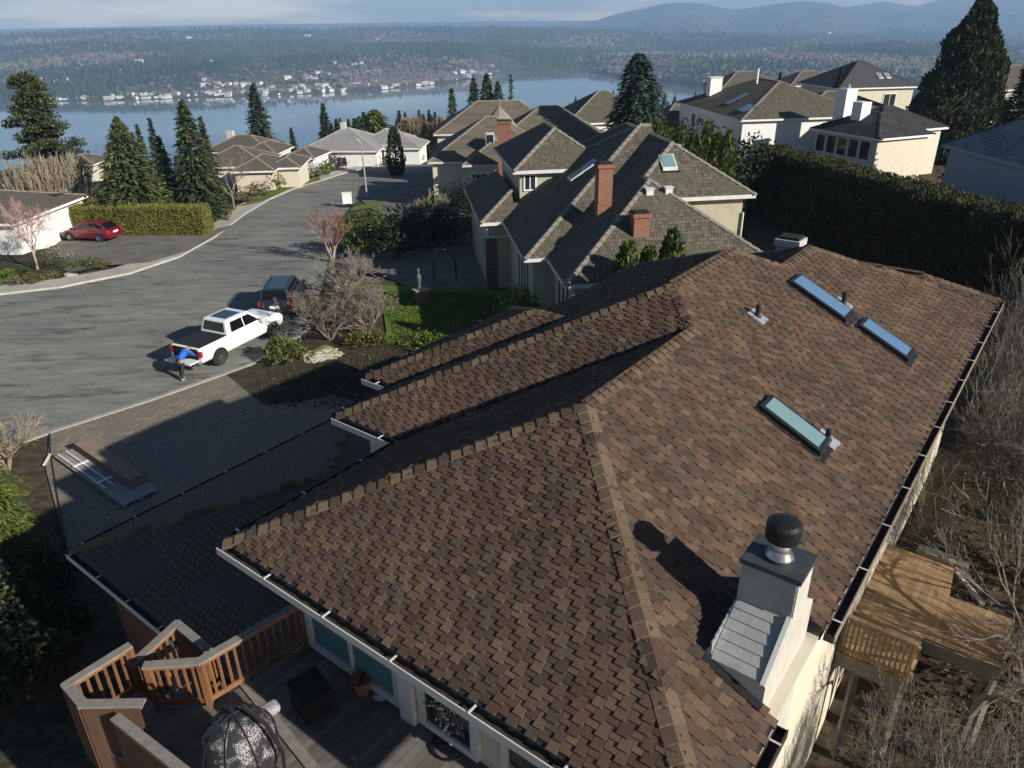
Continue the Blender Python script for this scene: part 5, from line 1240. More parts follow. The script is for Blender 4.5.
# ---- white crew-cab pickup
def pickup(loc, rz):
    t = thing('pickup_truck', 'white crew-cab pickup with glass sunroof and black bed cover, tailgate down, at the kerb', 'truck', loc, rz, world=False)
    W_ = 2.0; b = MB()
    loft(b, [body_ring(.0,W_*.98,.52,1.22), body_ring(.10,W_,.50,1.24), body_ring(1.95,W_,.45,1.24), body_ring(3.9,W_,.45,1.24), body_ring(4.7,W_,.45,1.22), body_ring(5.5,W_*.97,.45,1.17), body_ring(5.8,W_*.90,.5,1.05)])
    o = merge(b).build('body', MT['white_car'], t); smooth_mod(o)
    b = MB(); r_ = lambda x, h, wz, z: [(x,-wz/2,z),(x,wz/2,z)]
    base = [(1.90,.90),(4.35,.90)]; top = [(2.10,.74),(3.62,.72)]
    lo = [(1.88,-.90,1.22),(4.52,-.88,1.20),(4.52,.88,1.20),(1.88,.90,1.22)]; hi = [(2.06,-.72,1.90),(3.62,-.70,1.90),(3.62,.70,1.90),(2.06,.72,1.90)]
    b.boxp(lo+hi); o = merge(b).build('cab', MT['white_car'], t); smooth_mod(o, .06, 3)
    L = lambda a, c, f: tuple(a[i]+(c[i]-a[i])*f for i in range(3))
    def side(s):
        P = lambda x, f: (x, s*(.90-.18*f)+s*.008, 1.22+.68*f)
        for x0, x1, x0t, x1t in ((2.18,3.05,2.28,3.05),(3.13,4.12,3.13,3.55)):
            q = [P(x0,.12), P(x1,.12), P(x1t,.82), P(x0t,.82)]; quadpanel(t, 'side_window', 'carglass', q if s > 0 else q[::-1], -.012 if s > 0 else -.012)
    side(1); side(-1)
    f = lambda y, k: (1.88+.18*k-.01, y*(.90-.18*k), 1.22+.68*k)
    quadpanel(t, 'rear_window', 'carglass', [f(-.80,.2), f(-.80,.84), f(.80,.84), f(.80,.2)], -.012)
    f = lambda y, k: (4.52-.90*k+.01, y*(.88-.18*k), 1.20+.70*k)
    quadpanel(t, 'windscreen', 'carglass', [f(-.86,.1), f(.86,.1), f(.86,.88), f(-.86,.88)], .012)
    quadpanel(t, 'sunroof', 'roofglass', [(2.3,-.50,1.905),(3.3,-.50,1.905),(3.3,.50,1.905),(2.3,.50,1.905)], .012)
    b = MB(); b.boxp([(.12,-.86,1.235),(1.84,-.86,1.235),(1.84,.86,1.235),(.12,.86,1.235),(.12,-.86,1.27),(1.84,-.86,1.27),(1.84,.86,1.27),(.12,.86,1.27)]); b.build('bed_cover', MT['tonneau'], t)
    b = MB(); b.boxp([(-.012,-.80,.62),(.0,-.80,.62),(.0,.80,.62),(-.012,.80,.62),(-.012,-.80,1.20),(.0,-.80,1.20),(.0,.80,1.20),(-.012,.80,1.20)]); b.build('bed_opening', MT['dark'], t)
    b = MB(); b.boxp([(-.58,-.80,.60),(.0,-.80,.60),(.0,.80,.60),(-.58,.80,.60),(-.58,-.80,.66),(.0,-.80,.66),(.0,.80,.66),(-.58,.80,.66)]); o = b.build('tailgate', MT['white_car'], t)
    for s in (1,-1):
        b = MB(); b.boxp([(-.03,s*.84-.12*(s>0),.82),(.03,s*.84-.12*(s>0),.82),(.03,s*.84+.12*(s<0)+(.14 if s>0 else 0),.82),(-.03,s*.84+(.14 if s>0 else .12),.82)]+[(-.03,s*.84-.12*(s>0),1.12),(.03,s*.84-.12*(s>0),1.12),(.03,s*.84+(.14 if s>0 else .12),1.12),(-.03,s*.84+(.14 if s>0 else .12),1.12)])
        b = MB(); y0, y1 = (s*.80, s*1.012); y0, y1 = min(y0,y1), max(y0,y1); b.boxp([(-.025,y0,.82),(.10,y0,.82),(.10,y1,.82),(-.025,y1,.82),(-.025,y0,1.12),(.10,y0,1.12),(.10,y1,1.12),(-.025,y1,1.12)]); b.build('tail_light', MT['lamp_red'], t)
        b = MB(); y0, y1 = sorted((s*.55, s*.93)); b.boxp([(5.62,y0,.78),(5.80,y0,.78),(5.80,y1*.98,.78),(5.62,y1,.78),(5.62,y0,1.0),(5.76,y0,1.0),(5.76,y1*.98,1.0),(5.62,y1,1.0)]); b.build('headlight', MT['lamp_clear'], t)
        b = MB(); y0, y1 = sorted((s*1.0, s*1.22)); b.boxp([(4.05,y0,1.22),(4.18,y0,1.22),(4.18,y1,1.22),(4.05,y1,1.22),(4.05,y0,1.42),(4.18,y0,1.42),(4.18,y1,1.42),(4.05,y1,1.42)]); b.build('wing_mirror', MT['white_car'], t)
        for x in (2.45, 3.35): b = MB(); b.bar((x,s*1.005,1.02),(x+.2,s*1.005,1.02),.03,.03); b.build('door_handle', MT['white_car'], t)
        for x in (1.98, 3.09, 4.15): b = MB(); b.bar((x,s*1.0,.55),(x,s*1.0,1.14),.012,.012,(1,0,0)); b.build('door_gap', MT['dark'], t)
        arches(t, (1.12, 4.88), s*1.0, .41)
        for x in (1.12, 4.88): wheel(t, x, s*.88, .41, .27)
    b = MB(); b.boxp([(-.16,-.95,.42),(.06,-.95,.42),(.06,.95,.42),(-.16,.95,.42),(-.16,-.95,.56),(.06,-.95,.56),(.06,.95,.56),(-.16,.95,.56)]); b.build('rear_bumper', MT['steel'], t)
    b = MB(); b.boxp([(5.70,-.50,.62),(5.83,-.50,.62),(5.83,.50,.62),(5.70,.50,.62),(5.70,-.50,.98),(5.79,-.50,.98),(5.79,.50,.98),(5.70,.50,.98)]); b.build('grille', MT['black_metal'], t)
    for s in (-.35,.35): b = MB(); b.bar((5.5,s,1.165),(4.6,s*1.3,1.225),.25,.02); b.build('bonnet_ridge', MT['white_car'], t)
    return t
wa, wb = at(222,365), at(276,337); hdg = math.atan2(wb[1]-wa[1], wb[0]-wa[0])
lf_ = Vector((-math.sin(hdg), math.cos(hdg), 0)); fw_ = Vector((math.cos(hdg), math.sin(hdg), 0))
tp = Vector(wa)+lf_*.98-fw_*1.12+Vector((0,0,.012)); pickup(tuple(tp), hdg)
# ---- car builder for the SUV and the red estate
def car(name, label, loc, rz, mat, L, W_, zb, zbelt, zroof, r, wx, roof_x, glass_x, cat='car', rails=False, plate=False):
    t = thing(name, label, cat, loc, rz, world=False); b = MB(); hz_ = zbelt-.12
    loft(b, [body_ring(0,W_*.88,zb+.12,zbelt-.05,.86), body_ring(.18,W_*.97,zb,zbelt,.88), body_ring(L*.3,W_,zb-.03,zbelt,.9), body_ring(L*.62,W_,zb-.03,zbelt,.9), body_ring(L*.80,W_*.98,zb-.02,zbelt-.07,.86), body_ring(L*.94,W_*.90,zb,zbelt-.22,.82), body_ring(L,W_*.72,zb+.1,zbelt-.38,.8)])
    o = merge(b).build('body', MT[mat], t); smooth_mod(o, .05)
    g0, g1 = glass_x; r0, r1 = roof_x; hb, ht = W_/2*.89, W_/2*.70; z0 = zbelt-.02
    b = MB(); lo = [(g0,-hb,z0),(g1,-hb*.96,z0-.05),(g1,hb*.96,z0-.05),(g0,hb,z0)]; hi = [(r0,-ht,zroof),(r1,-ht,zroof),(r1,ht,zroof),(r0,ht,zroof)]
    b.boxp(lo+hi); o = merge(b).build('cabin', MT[mat], t); smooth_mod(o, .05)
    H_ = zroof-z0
    for s in (1,-1):
        P = lambda f, k: ((g0+(g1-g0)*f)*(1-k)+(r0+(r1-r0)*f)*k, s*((hb*(1-.04*f))*(1-k)+ht*k), z0+H_*k)
        for a, c in ((.07,.30),(.33,.60),(.63,.90)):
            q = [P(a+.02,.14), P(c,.14), P(c-(.05 if c > .8 else 0),.84), P(a+(.04 if a < .1 else 0),.84)]; quadpanel(t, 'side_window', 'carglass', q, -.012 if s > 0 else .012)
        y0, y1 = sorted((s*W_*.30, s*W_*.485)); b = MB(); b.boxp([(-.03,y0,zbelt-.32),(.14,y0,zbelt-.32),(.2,y1,zbelt-.32),(.04,y1,zbelt-.32),(.0,y0,zbelt-.05),(.16,y0,zbelt-.05),(.2,y1,zbelt-.05),(.07,y1,zbelt-.05)]); b.build('tail_light', MT['lamp_red'], t)
        y0, y1 = sorted((s*W_*.26, s*W_*.42)); b = MB(); b.boxp([(L*.94,y0,zb+.33),(L-.02,y0,zb+.33),(L*.955,y1,zb+.33),(L*.90,y1,zb+.33),(L*.93,y0,zb+.47),(L-.06,y0,zb+.47),(L*.94,y1,zb+.47),(L*.90,y1,zb+.47)]); b.build('headlight', MT['lamp_clear'], t)
        y0, y1 = sorted((s*W_*.47, s*(W_*.47+.2))); xm = g1-.35; b = MB(); b.boxp([(xm,y0,zbelt),(xm+.12,y0,zbelt),(xm+.12,y1,zbelt),(xm,y1,zbelt),(xm,y0,zbelt+.15),(xm+.12,y0,zbelt+.15),(xm+.12,y1,zbelt+.15),(xm,y1,zbelt+.15)]); b.build('wing_mirror', MT[mat], t)
        arches(t, wx, s*W_/2, r)
        for x in wx: wheel(t, x, s*(W_/2-.10), r, .22)
        if rails: b = MB(); b.bar((r0+.15,s*ht*.92,zroof+.06),(r1-.15,s*ht*.92,zroof+.06),.03,.03); b.build('roof_rail', MT['black_metal'], t)
        for x in (L*.33, L*.56): b = MB(); b.bar((x,s*W_*.502,zb+.1),(x,s*W_*.502,zbelt-.2),.01,.01,(1,0,0)); b.build('door_gap', MT['dark'], t)
    f = lambda y, k: (g0+(r0-g0)*k-.008, y*(hb*(1-k)+ht*k), z0+H_*k); quadpanel(t, 'rear_window', 'carglass', [f(-.86,.12), f(-.86,.86), f(.86,.86), f(.86,.12)], -.012)
    f = lambda y, k: (g1+(r1-g1)*k+.008, y*(hb*.96*(1-k)+ht*k), z0-.05+(H_+.05)*k); quadpanel(t, 'windscreen', 'carglass', [f(-.9,.08), f(.9,.08), f(.9,.9), f(-.9,.9)], .012)
    b = MB(); b.boxp([(-.05,-W_*.42,zb+.02),(.12,-W_*.46,zb+.02),(.12,W_*.46,zb+.02),(-.05,W_*.42,zb+.02),(-.05,-W_*.42,zb+.30),(.12,-W_*.46,zb+.30),(.12,W_*.46,zb+.30),(-.05,W_*.42,zb+.30)]); b.build('rear_bumper', MT[mat], t)
    b = MB(); b.boxp([(-.075,-.26,zb+.38),(.12,-.26,zb+.38),(.12,.26,zb+.38),(-.075,.26,zb+.38),(-.06,-.26,zb+.52),(.12,-.26,zb+.52),(.12,.26,zb+.52),(-.06,.26,zb+.52)]); b.build('number_plate', MT['white'], t)
    return t
p = at(278,321); car('suv', 'dark blue SUV parked nose-away beyond the white truck', (p[0]-.1, p[1]+.1, .012), math.radians(93), 'dark_car', 4.7, 1.88, .32, 1.08, 1.70, .36, (.95,3.75), (.45,2.9), (.10,3.75), 'SUV', True)
p = g(101,244); q = g(67,243); an = math.atan2(q.y-p.y, q.x-p.x); fw_ = Vector((math.cos(an), math.sin(an), 0)); lf_ = Vector((-math.sin(an), math.cos(an), 0))
cp = p-lf_*.88-fw_*.85; car('estate_car', 'dark red hatchback parked on the drive before the clipped hedge', (cp.x, cp.y, p.z+.15), an, 'red_car', 4.45, 1.78, .25, .92, 1.45, .33, (.88,3.5), (.75,2.5), (.10,3.45))
# ================================================================== PERSON leaning into the truck bed
def skin_fig(name, mat, nodes_, edges, parent, sub=2):
    me = bpy.data.meshes.new(name); me.from_pydata([n[0] for n in nodes_], edges, []); o = bpy.data.objects.new(name, me); COL.objects.link(o); o.parent = parent
    md = o.modifiers.new('skin', 'SKIN'); me.materials.append(MT[mat])
    for i, n in enumerate(nodes_): me.skin_vertices[0].data[i].radius = n[1] if hasattr(n[1], '__len__') else (n[1], n[1]); 
    me.skin_vertices[0].data[0].use_root = True; md.use_smooth_shade = True; s = o.modifiers.new('s', 'SUBSURF'); s.levels = sub; s.render_levels = sub
    return o
MT['skin'] = plain('skin', (.42,.25,.17), rough=.5); MT['blue_jacket'] = plain('blue_jacket', (.012,.13,.55), (.01,.09,.40), 9, .7, bmp=.4); MT['trousers'] = plain('dark_trousers', (.018,.019,.022), rough=.8); MT['boot'] = plain('pale_boots', (.35,.31,.26), rough=.7); MT['hair'] = plain('dark_hair', (.02,.015,.012), rough=.7)
pp = Vector(at(184,379)); pr_ = Vector((tp.x, tp.y, 0)); per = thing('person', 'person in a bright blue jacket and dark trousers bending into the open truck bed', 'person', (pp.x, pp.y, .012), hdg, world=False)
# local: +x towards the truck; feet near the origin; body bent forward at the hip, one continuous figure
N = [((0,0,.93),(.12,.14)), ((.14,0,1.08),(.10,.13)), ((.34,0,1.20),(.125,.17)), ((.50,0,1.27),(.11,.15)), ((.60,0,1.31),(.055,.055)), ((.69,0,1.33),(.095,.085)), ((.77,0,1.31),(.085,.08)),
     ((.0,.10,.82),.095), ((.04,.12,.50),.065), ((-.02,.13,.10),.045), ((.0,-.10,.82),.095), ((-.10,-.14,.50),.065), ((-.22,-.15,.10),.045),
     ((.46,.19,1.24),.065), ((.58,.25,1.02),.05), ((.74,.20,.86),.038), ((.46,-.19,1.24),.065), ((.60,-.24,1.04),.05), ((.78,-.16,.90),.038)]
E_ = [(0,1),(1,2),(2,3),(3,4),(4,5),(5,6),(0,7),(7,8),(8,9),(0,10),(10,11),(11,12),(3,13),(13,14),(14,15),(3,16),(16,17),(17,18)]
skin_fig('body', 'skin', N, E_, per)
J = [((-.02,0,.93),(.175,.20)), ((.14,0,1.08),(.165,.195)), ((.34,0,1.215),(.15,.195)), ((.50,0,1.28),(.12,.165)), ((.47,.20,1.24),.085), ((.58,.255,1.03),.068), ((.715,.205,.88),.055), ((.47,-.20,1.24),.085), ((.60,-.245,1.05),.068), ((.75,-.17,.92),.055)]
skin_fig('jacket', 'blue_jacket', J, [(0,1),(1,2),(2,3),(3,4),(4,5),(5,6),(3,7),(7,8),(8,9)], per)
T_ = [((.02,0,.95),(.165,.19)), ((.0,.10,.80),.115), ((.04,.12,.50),.085), ((-.02,.13,.12),.07), ((.0,-.10,.80),.115), ((-.10,-.14,.50),.085), ((-.22,-.15,.12),.07)]
skin_fig('trousers', 'trousers', T_, [(0,1),(1,2),(2,3),(0,4),(4,5),(5,6)], per)
for (x, y) in ((-.02,.13),(-.22,-.15)): skin_fig('boot', 'boot', [((x-.06,y,.07),.055),((x+.06,y,.055),.05),((x+.17,y,.04),.036)], [(0,1),(1,2)], per)
skin_fig('hair', 'hair', [((.66,0,1.37),(.085,.085)),((.70,0,1.39),(.09,.085)),((.75,0,1.37),(.06,.07))], [(0,1),(1,2)], per)
for s in (1,-1):
    hx, hy, hz_ = (.74,.20,.86) if s > 0 else (.78,-.16,.90)
    for k in range(4): skin_fig('finger', 'skin', [((hx+.01,hy+(k-1.5)*.018,hz_),.010),((hx+.06,hy+(k-1.5)*.022,hz_-.02),.009),((hx+.085+(.01 if k in (1,2) else 0),hy+(k-1.5)*.022,hz_-.05),.007)], [(0,1),(1,2)], per, 1)
    skin_fig('thumb', 'skin', [((hx+.0,hy-s*.03,hz_),.011),((hx+.04,hy-s*.055,hz_-.02),.009)], [(0,1)], per, 1)
# ================================================================== STREET AND GARDEN THINGS
MT['lampgrey'] = plain('lamp_grey', (.40,.41,.40), rough=.5, metal=.4)
p = g(367,199); t = thing('street_lamp', 'slender grey street lamp rising beside the white box and grass strip', 'street lamp', tuple(p)); H_ = topz(361,143,math.hypot(p.x,p.y))-p.z
b = MB(); b.tube([(p.x,p.y,p.z-.2),(p.x,p.y,p.z+H_*.5),(p.x-.05,p.y,p.z+H_)], [.11,.09,.06], 8); b.build('pole', MT['lampgrey'], t)
b = MB(); b.tube([(p.x-.05,p.y,p.z+H_),(p.x-.5,p.y,p.z+H_+.5),(p.x-1.6,p.y+.2,p.z+H_+.65)], .04, 6); b.build('arm', MT['lampgrey'], t)
b = MB(); b.box(WORLD, p.x-2.2,p.x-1.55,p.y+.05,p.y+.35,p.z+H_+.55,p.z+H_+.72); b.build('lamp_head', MT['lampgrey'], t)
dd = 108; p = onr(939,dd); zt = topz(948,93,dd); t = thing('street_lamp', 'curved white-headed street lamp in front of the tall dark cypress', 'street lamp', tuple(p))
b = MB(); b.tube([(p.x,p.y,p.z-.2),(p.x,p.y,zt-2.6),(p.x+.3,p.y,zt-1.0),(p.x+.9,p.y,zt-.1)], [.08,.07,.06,.05], 8); b.build('pole', MT['white'], t)
b = MB(); b.box(WORLD, p.x+.85,p.x+1.5,p.y-.15,p.y+.15,zt-.14,zt+.02); b.build('lamp_head', MT['white'], t)
p = g(348,207); t = thing('mailbox_stand', 'white upright box on a low black stand at the road edge', 'mailbox', tuple(p)); a = Frame(p.x,p.y,10)
b = MB(); b.box(a,-.45,.45,-.2,.2,p.z+.35,p.z+1.35); b.box(a,-.5,.5,-.25,.25,p.z+1.35,p.z+1.43); b.build('box', MT['white'], t)
b = MB(); b.box(a,-.6,.6,-.35,.35,p.z-.05,p.z+.2); b.box(a,-.2,.2,-.12,.12,p.z+.2,p.z+.36); b.build('stand', MT['black_metal'], t)
p = g(422,303); t = thing('brick_pillar', 'short orange brick pillar on the shaded lawn edge', 'pillar', tuple(p)); a = Frame(p.x,p.y,30)
b = MB(); bbox_uvface(b, a, -.35,.35,-.3,.3,p.z-.1,p.z+.75); b.build('shaft', MT['brick'], t)
b = MB(); b.box(a,-.42,.42,-.37,.37,p.z+.75,p.z+.83); b.build('cap', MT['concrete'], t)
t2 = thing('garden_statue', 'small dark figure ornament standing on the brick pillar', 'statue', (p.x-.1,p.y,p.z+.83)); z = p.z+.83
b = MB(); b.lathe((p.x-.1,p.y,z), [(.14,0),(.16,.05),(.10,.12),(.09,.35),(.14,.55),(.16,.75),(.10,.9),(.05,.98),(.09,1.08),(.10,1.18),(.04,1.27)], 12); b.build('figure', plain('weathered_bronze', (.10,.11,.10), (.06,.07,.065), 8, .7), t2)
p = g(445,283); t = thing('garden_arch', 'dark metal garden arch in the shade before the olive house', 'arch', tuple(p))
for y in (0,.8): b = MB(); b.tube([(p.x-.7,p.y+y,p.z),(p.x-.7,p.y+y,p.z+1.5),(p.x-.45,p.y+y,p.z+2.0),(p.x,p.y+y,p.z+2.2),(p.x+.45,p.y+y,p.z+2.0),(p.x+.7,p.y+y,p.z+1.5),(p.x+.7,p.y+y,p.z)], .03, 6); b.build('hoop', MT['black_metal'], t)
for k in range(6): b = MB(); x = (-.7,-.7,-.45,.45,.7,.7)[k]; z = (.6,1.3,2.0,2.0,1.3,.6)[k]; b.tube([(p.x+x,p.y,p.z+z),(p.x+x,p.y+.8,p.z+z)], .02, 5); b.build('rung', MT['black_metal'], t)
# rocks
def rock(label, p, s, mat, seed):
    import bmesh
    bm = bmesh.new(); bmesh.ops.create_icosphere(bm, subdivisions=4, radius=1)
    for v in bm.verts:
        n = noise.fractal(v.co*1.3+Vector((seed,0,0)), .8, 2, 4); v.co *= 1+.35*n; v.co = Vector((v.co.x*s[0], v.co.y*s[1], v.co.z*s[2]))
    me = bpy.data.meshes.new('rock'); bm.to_mesh(me); me.materials.append(mat); o = bpy.data.objects.new('rock', me); COL.objects.link(o); o.location = p; o.rotation_euler = (0,0,.5)
    return tag(o, label, 'rock')
mm, nt, bs = nodes('mossy_rock'); v = coord(nt); geo = nt.nodes.new('ShaderNodeNewGeometry'); sx = nt.nodes.new('ShaderNodeSeparateXYZ'); nt.links.new(geo.outputs['Normal'], sx.inputs[0])
ad = nt.nodes.new('ShaderNodeMath'); ad.operation = 'ADD'; nt.links.new(noise_n(nt, v, 2.5, 5), ad.inputs[0]); nt.links.new(sx.outputs[2], ad.inputs[1])
nt.links.new(mixc(nt, ramp(nt, ad.outputs[0], 1.05, 1.3), (.33,.32,.28), (.13,.15,.035)), bs.inputs['Base Color']); bs.inputs['Roughness'].default_value = .9; bump(nt, bs, noise_n(nt, v, 6, 6), .5)
rock('mossy pale boulder in the planting bed beside the truck', g(322,358)+Vector((0,0,.1)), (.95,.5,.42), mm, 3)
rock('small grey stone at the left end of the mossy boulder', g(308,360), (.3,.25,.2), MT['concrete'], 7)
rock('half-buried tan stone at the edge of the neighbour\'s bed', g(70,277), (.45,.35,.25), MT['concrete'], 9)
# board stack and pallet on the pavers
MT['board'] = plain('weathered_board', (.30,.22,.15), (.2,.15,.11), 5, .85, stretch=(1,1,1), bmp=.2); MT['board2'] = plain('grey_sheet', (.33,.31,.28), (.22,.21,.19), 4, .8)
pa, pb, pcn = at(54,457,.1), at(123,507,.1), at(157,488,.1)
an = math.degrees(math.atan2(pb[1]-pa[1], pb[0]-pa[0])); fr = Frame(pa[0], pa[1], an); Lp = math.hypot(pb[0]-pa[0], pb[1]-pa[1]); Wp = math.hypot(pcn[0]-pb[0], pcn[1]-pb[1])
t = thing('pallet', 'low grey timber pallet with long rails, lying on the paver drive', 'pallet', tuple(fr.w(Lp/2,Wp/2,0)))
for k in range(3): b = MB(); v = .03+k*(Wp-.2)/2; b.box(fr,.0,Lp,v,v+.12,.02,.12); b.build('runner', MT['board2'], t)
b = MB(); b.box(fr,0,Lp,0,Wp,.122,.15); b.build('deck_sheet', MT['board2'], t)
for k, v in enumerate((.12,.42)): b = MB(); b.bar(fr.w(.1,v,.19),fr.w(Lp*.72,v,.19),.07,.06); b.build('rail', MT['trim'], t)
for u in (Lp*.28, Lp*.62): b = MB(); b.box(fr,u,u+.12,.05,.62,.225,.25); b.build('strap', MT['white'], t)
t = thing('board_stack', 'stack of long brown boards lying along the grey pallet', 'boards', tuple(fr.w(Lp*.45,Wp*.7,.15)))
for k in range(4):
    b = MB(); o = .03*k; b.box(fr,.12+o,Lp*.86-o*1.5,Wp*.52+.01*k,Wp*1.0-.012*k,.155+.075*k,.225+.075*k); b.build('board', MT['board'], t)
p = at(46,462); b = MB(); b.bar((p[0]-.1,p[1]+.5,.05),(p[0]+.1,p[1]-.3,.05),.08,.05); o = b.build('pipe_offcut', MT['white']); tag(o, 'short white plastic pipe lying beside the pallet', 'pipe')
# black edging along the drive
b = MB(); pts = [g(x,y)+Vector((0,0,.02)) for x, y in ((50,432),(50,450),(58,500),(68,548),(70,566))]; b.tube(pts, .035, 5); tag(b.build('drive_edging', MT['black_metal']), 'thin dark edging strip along the left side of the paver drive', 'edging')
# ================================================================== THE LEFT DECK
DZ = 4.95; RZ = 5.95
deck = thing('left_deck', 'raised cedar deck with railings below the brown roof, bottom left', 'deck', tuple(M0.w(-1,7,0))); D0 = deck['w0']
uvz = lambda px, py, z=RZ: M0.onz(px, py, z)
A1, A2, A3 = uvz(303,600), uvz(199,660), uvz(146,664); C1, C2, C3 = uvz(127,645), uvz(66,683), uvz(82,702); E2_, F1, F2 = uvz(140,701), uvz(116,716), uvz(182,768)
FX = (F2[0]+(F2[0]-F1[0])*2.2, F2[1]+(F2[1]-F1[1])*2.2)
fl = [(WU, A1[1]), A2, A3, (A3[0]+.0, C1[1]), C1, C2, C3, F1, F2, FX, (WU, FX[1])]
def slab(b, poly, z0, z1):
    P0 = [M0.w(u,v,z0) for u, v in poly]; P1 = [M0.w(u,v,z1) for u, v in poly]; b.face(P1 if area(poly) > 0 else P1[::-1]); b.face(P0[::-1])
    for i in range(len(poly)): j = (i+1) % len(poly); b.face([P0[i], P0[j], P1[j], P1[i]])
b = MB(); slab(b, fl, DZ-.06, DZ); b.build('floor', MT['deck_grey'], deck)
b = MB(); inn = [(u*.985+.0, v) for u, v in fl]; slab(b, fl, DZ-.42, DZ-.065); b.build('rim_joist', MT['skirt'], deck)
RK = [0]
def rail(P, Q, zt=RZ, zb=DZ, skirt=True, posts=(True,True), lit='cedar'):
    RK[0] += 1; zt = zt-.005*RK[0]
    p0, p1 = M0.w(*P, 0), M0.w(*Q, 0); d = (p1-p0); L = d.length; d.normalize(); Z = lambda p, z: Vector((p.x, p.y, z))
    root = MB(); root.bar(Z(p0-d*.05, zt-.02), Z(p1+d*.05, zt-.02), .15, .04); o = root.build('railing', MT['cedar_grey'], deck)
    b = MB(); b.bar(Z(p0, zt-.09), Z(p1, zt-.09), .04, .09); b.build('top_rail', MT['cedar'], o, org=D0)
    b = MB(); b.bar(Z(p0, zb+.12), Z(p1, zb+.12), .04, .09); b.build('bottom_rail', MT['cedar'], o, org=D0)
    n = max(2, int(L/.13))
    for k in range(1, n): q = p0+d*(L*k/n); b = MB(); b.bar(Z(q, zb+.08), Z(q, zt-.06), .035, .035, (1,0,0)); b.build('baluster', MT['cedar'], o, org=D0)
    for f, q in zip(posts, (p0, p1)):
        if f: b = MB(); b.bar(Z(q, zb-.35), Z(q, zt-.055), .10, .10, (1,0,0)); b.build('post', MT['cedar'], o, org=D0)
    if skirt:
        s = Vector((-d.y, d.x, 0)); c = M0.w(-.5,7.5,0)
        if (c-p0).dot(s) > 0: s = -s
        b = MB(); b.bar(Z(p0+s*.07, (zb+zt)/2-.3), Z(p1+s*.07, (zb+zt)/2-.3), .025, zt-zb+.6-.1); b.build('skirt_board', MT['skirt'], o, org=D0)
rail((WU-.05, A1[1]), A2, skirt=False); rail(A2, A3, skirt=False, posts=(False,True)); rail(C1, C2, skirt=False); rail(C2, C3, posts=(False,False)); rail(C3, E2_, posts=(True,False)); rail(F1, FX)
G2, G3 = uvz(176,621,5.6), uvz(206,646,5.6)
rail(C1, G2, 5.6, 4.6, False, (False,True)); rail(G2, G3, 5.6, 4.6, True, (False,True))
b = MB(); slab(b, [C1, G2, G3, A3], 4.3, 4.4); b.build('landing', MT['deck_grey'], deck)
b = MB(); q = uvz(235,672,DZ); q2 = uvz(330,790,DZ); pv_ = [M0.w(*q,DZ+.02), M0.w(*q2,DZ+.02)]; b.bar(pv_[0], pv_[1], .16, .03); b.build('border_board', MT['cedar_grey'], deck)
for (u, v) in ((-2.2,9.3),(-2.1,8.2),(-2.2,6.0),(-.6,9.3),(-1.0,8.3),(-2.2,4.0)): b = MB(); p = M0.w(u,v,0); b.bar((p.x,p.y,-.3),(p.x,p.y,DZ-.42),.14,.14,(1,0,0)); b.build('support_post', MT['cedar'], deck)
# things on the deck
def base(px, py, z=DZ): p = at(px, py, z); return Vector(p)
p = Vector(at(241,748,DZ+.95)); p.z = DZ; t = thing('egg_chair', 'round woven egg chair in a black and white lacy cover, on the deck corner', 'chair', tuple(p)); t['w0'] = [0,0,0]
import bmesh
def ellip(name, c, r, mat, parent, sub=4, cut=None, org=None):
    bm = bmesh.new(); bmesh.ops.create_icosphere(bm, subdivisions=sub, radius=1)
    for v in bm.verts: v.co = Vector((c[0]+v.co.x*r[0], c[1]+v.co.y*r[1], c[2]+v.co.z*r[2]))
    if cut: bmesh.ops.delete(bm, geom=[v for v in bm.verts if cut(v.co)], context='VERTS')
    me = bpy.data.meshes.new(name); bm.to_mesh(me); bm.free(); me.materials.append(mat); me.polygons.foreach_set('use_smooth', [True]*len(me.polygons))
    o = bpy.data.objects.new(name, me); COL.objects.link(o); o.parent = parent
    return o
m, nt, bs = nodes('lacy_cover'); v = coord(nt, 'Object'); vo = nt.nodes.new('ShaderNodeTexVoronoi'); vo.inputs['Scale'].default_value = 60; nt.links.new(v, vo.inputs['Vector'])
ms = ramp(nt, noise_n(nt, v, 4, 3), .49, .60); dots = ramp(nt, vo.outputs[0], .60, .35)
mu = nt.nodes.new('ShaderNodeMath'); mu.operation = 'MULTIPLY'; nt.links.new(ms, mu.inputs[0]); nt.links.new(dots, mu.inputs[1])
nt.links.new(mixc(nt, mu.outputs[0], (.014,.014,.018), (.42,.39,.40)), bs.inputs['Base Color']); bs.inputs['Roughness'].default_value = .8; MT['lace'] = m
ellip('shell', (0,0,.95), (.52,.52,.66), MT['lace'], t); 
for k in range(4): b = MB(); a = k*PI/4; b.tube([(math.cos(a)*  .53*math.cos(x), math.sin(a)*.53*math.cos(x), .95+.672*math.sin(x)) for x in [PI*j/16 for j in range(17)]], .012, 6, col=None); b.build('rib', MT['black_metal'], t)
b = MB(); b.tube([(.45*math.cos(2*PI*k/20), .45*math.sin(2*PI*k/20), .03) for k in range(21)], .022, 6); b.build('base_ring', MT['black_metal'], t)
b = MB(); b.tube([(.45,-.1,.03),(.62,-.2,.5),(.66,-.2,1.1),(.5,-.15,1.6),(.2,-.05,1.85),(0,0,1.8),(0,0,1.6)], .024, 8); b.build('hanger', MT['black_metal'], t)
b = MB(); fq = base(272,735); b.box(Frame(fq.x,fq.y,40), -.20,.20,-.12,.12, DZ+.45, DZ+.62); 
o = b.build('cushion', plain('white_cushion', (.45,.42,.43), (.16,.15,.17), 30, .9)); tag(o, 'white patterned cushion lying beside the egg chair', 'cushion'); smooth_mod(o, .08, 4)
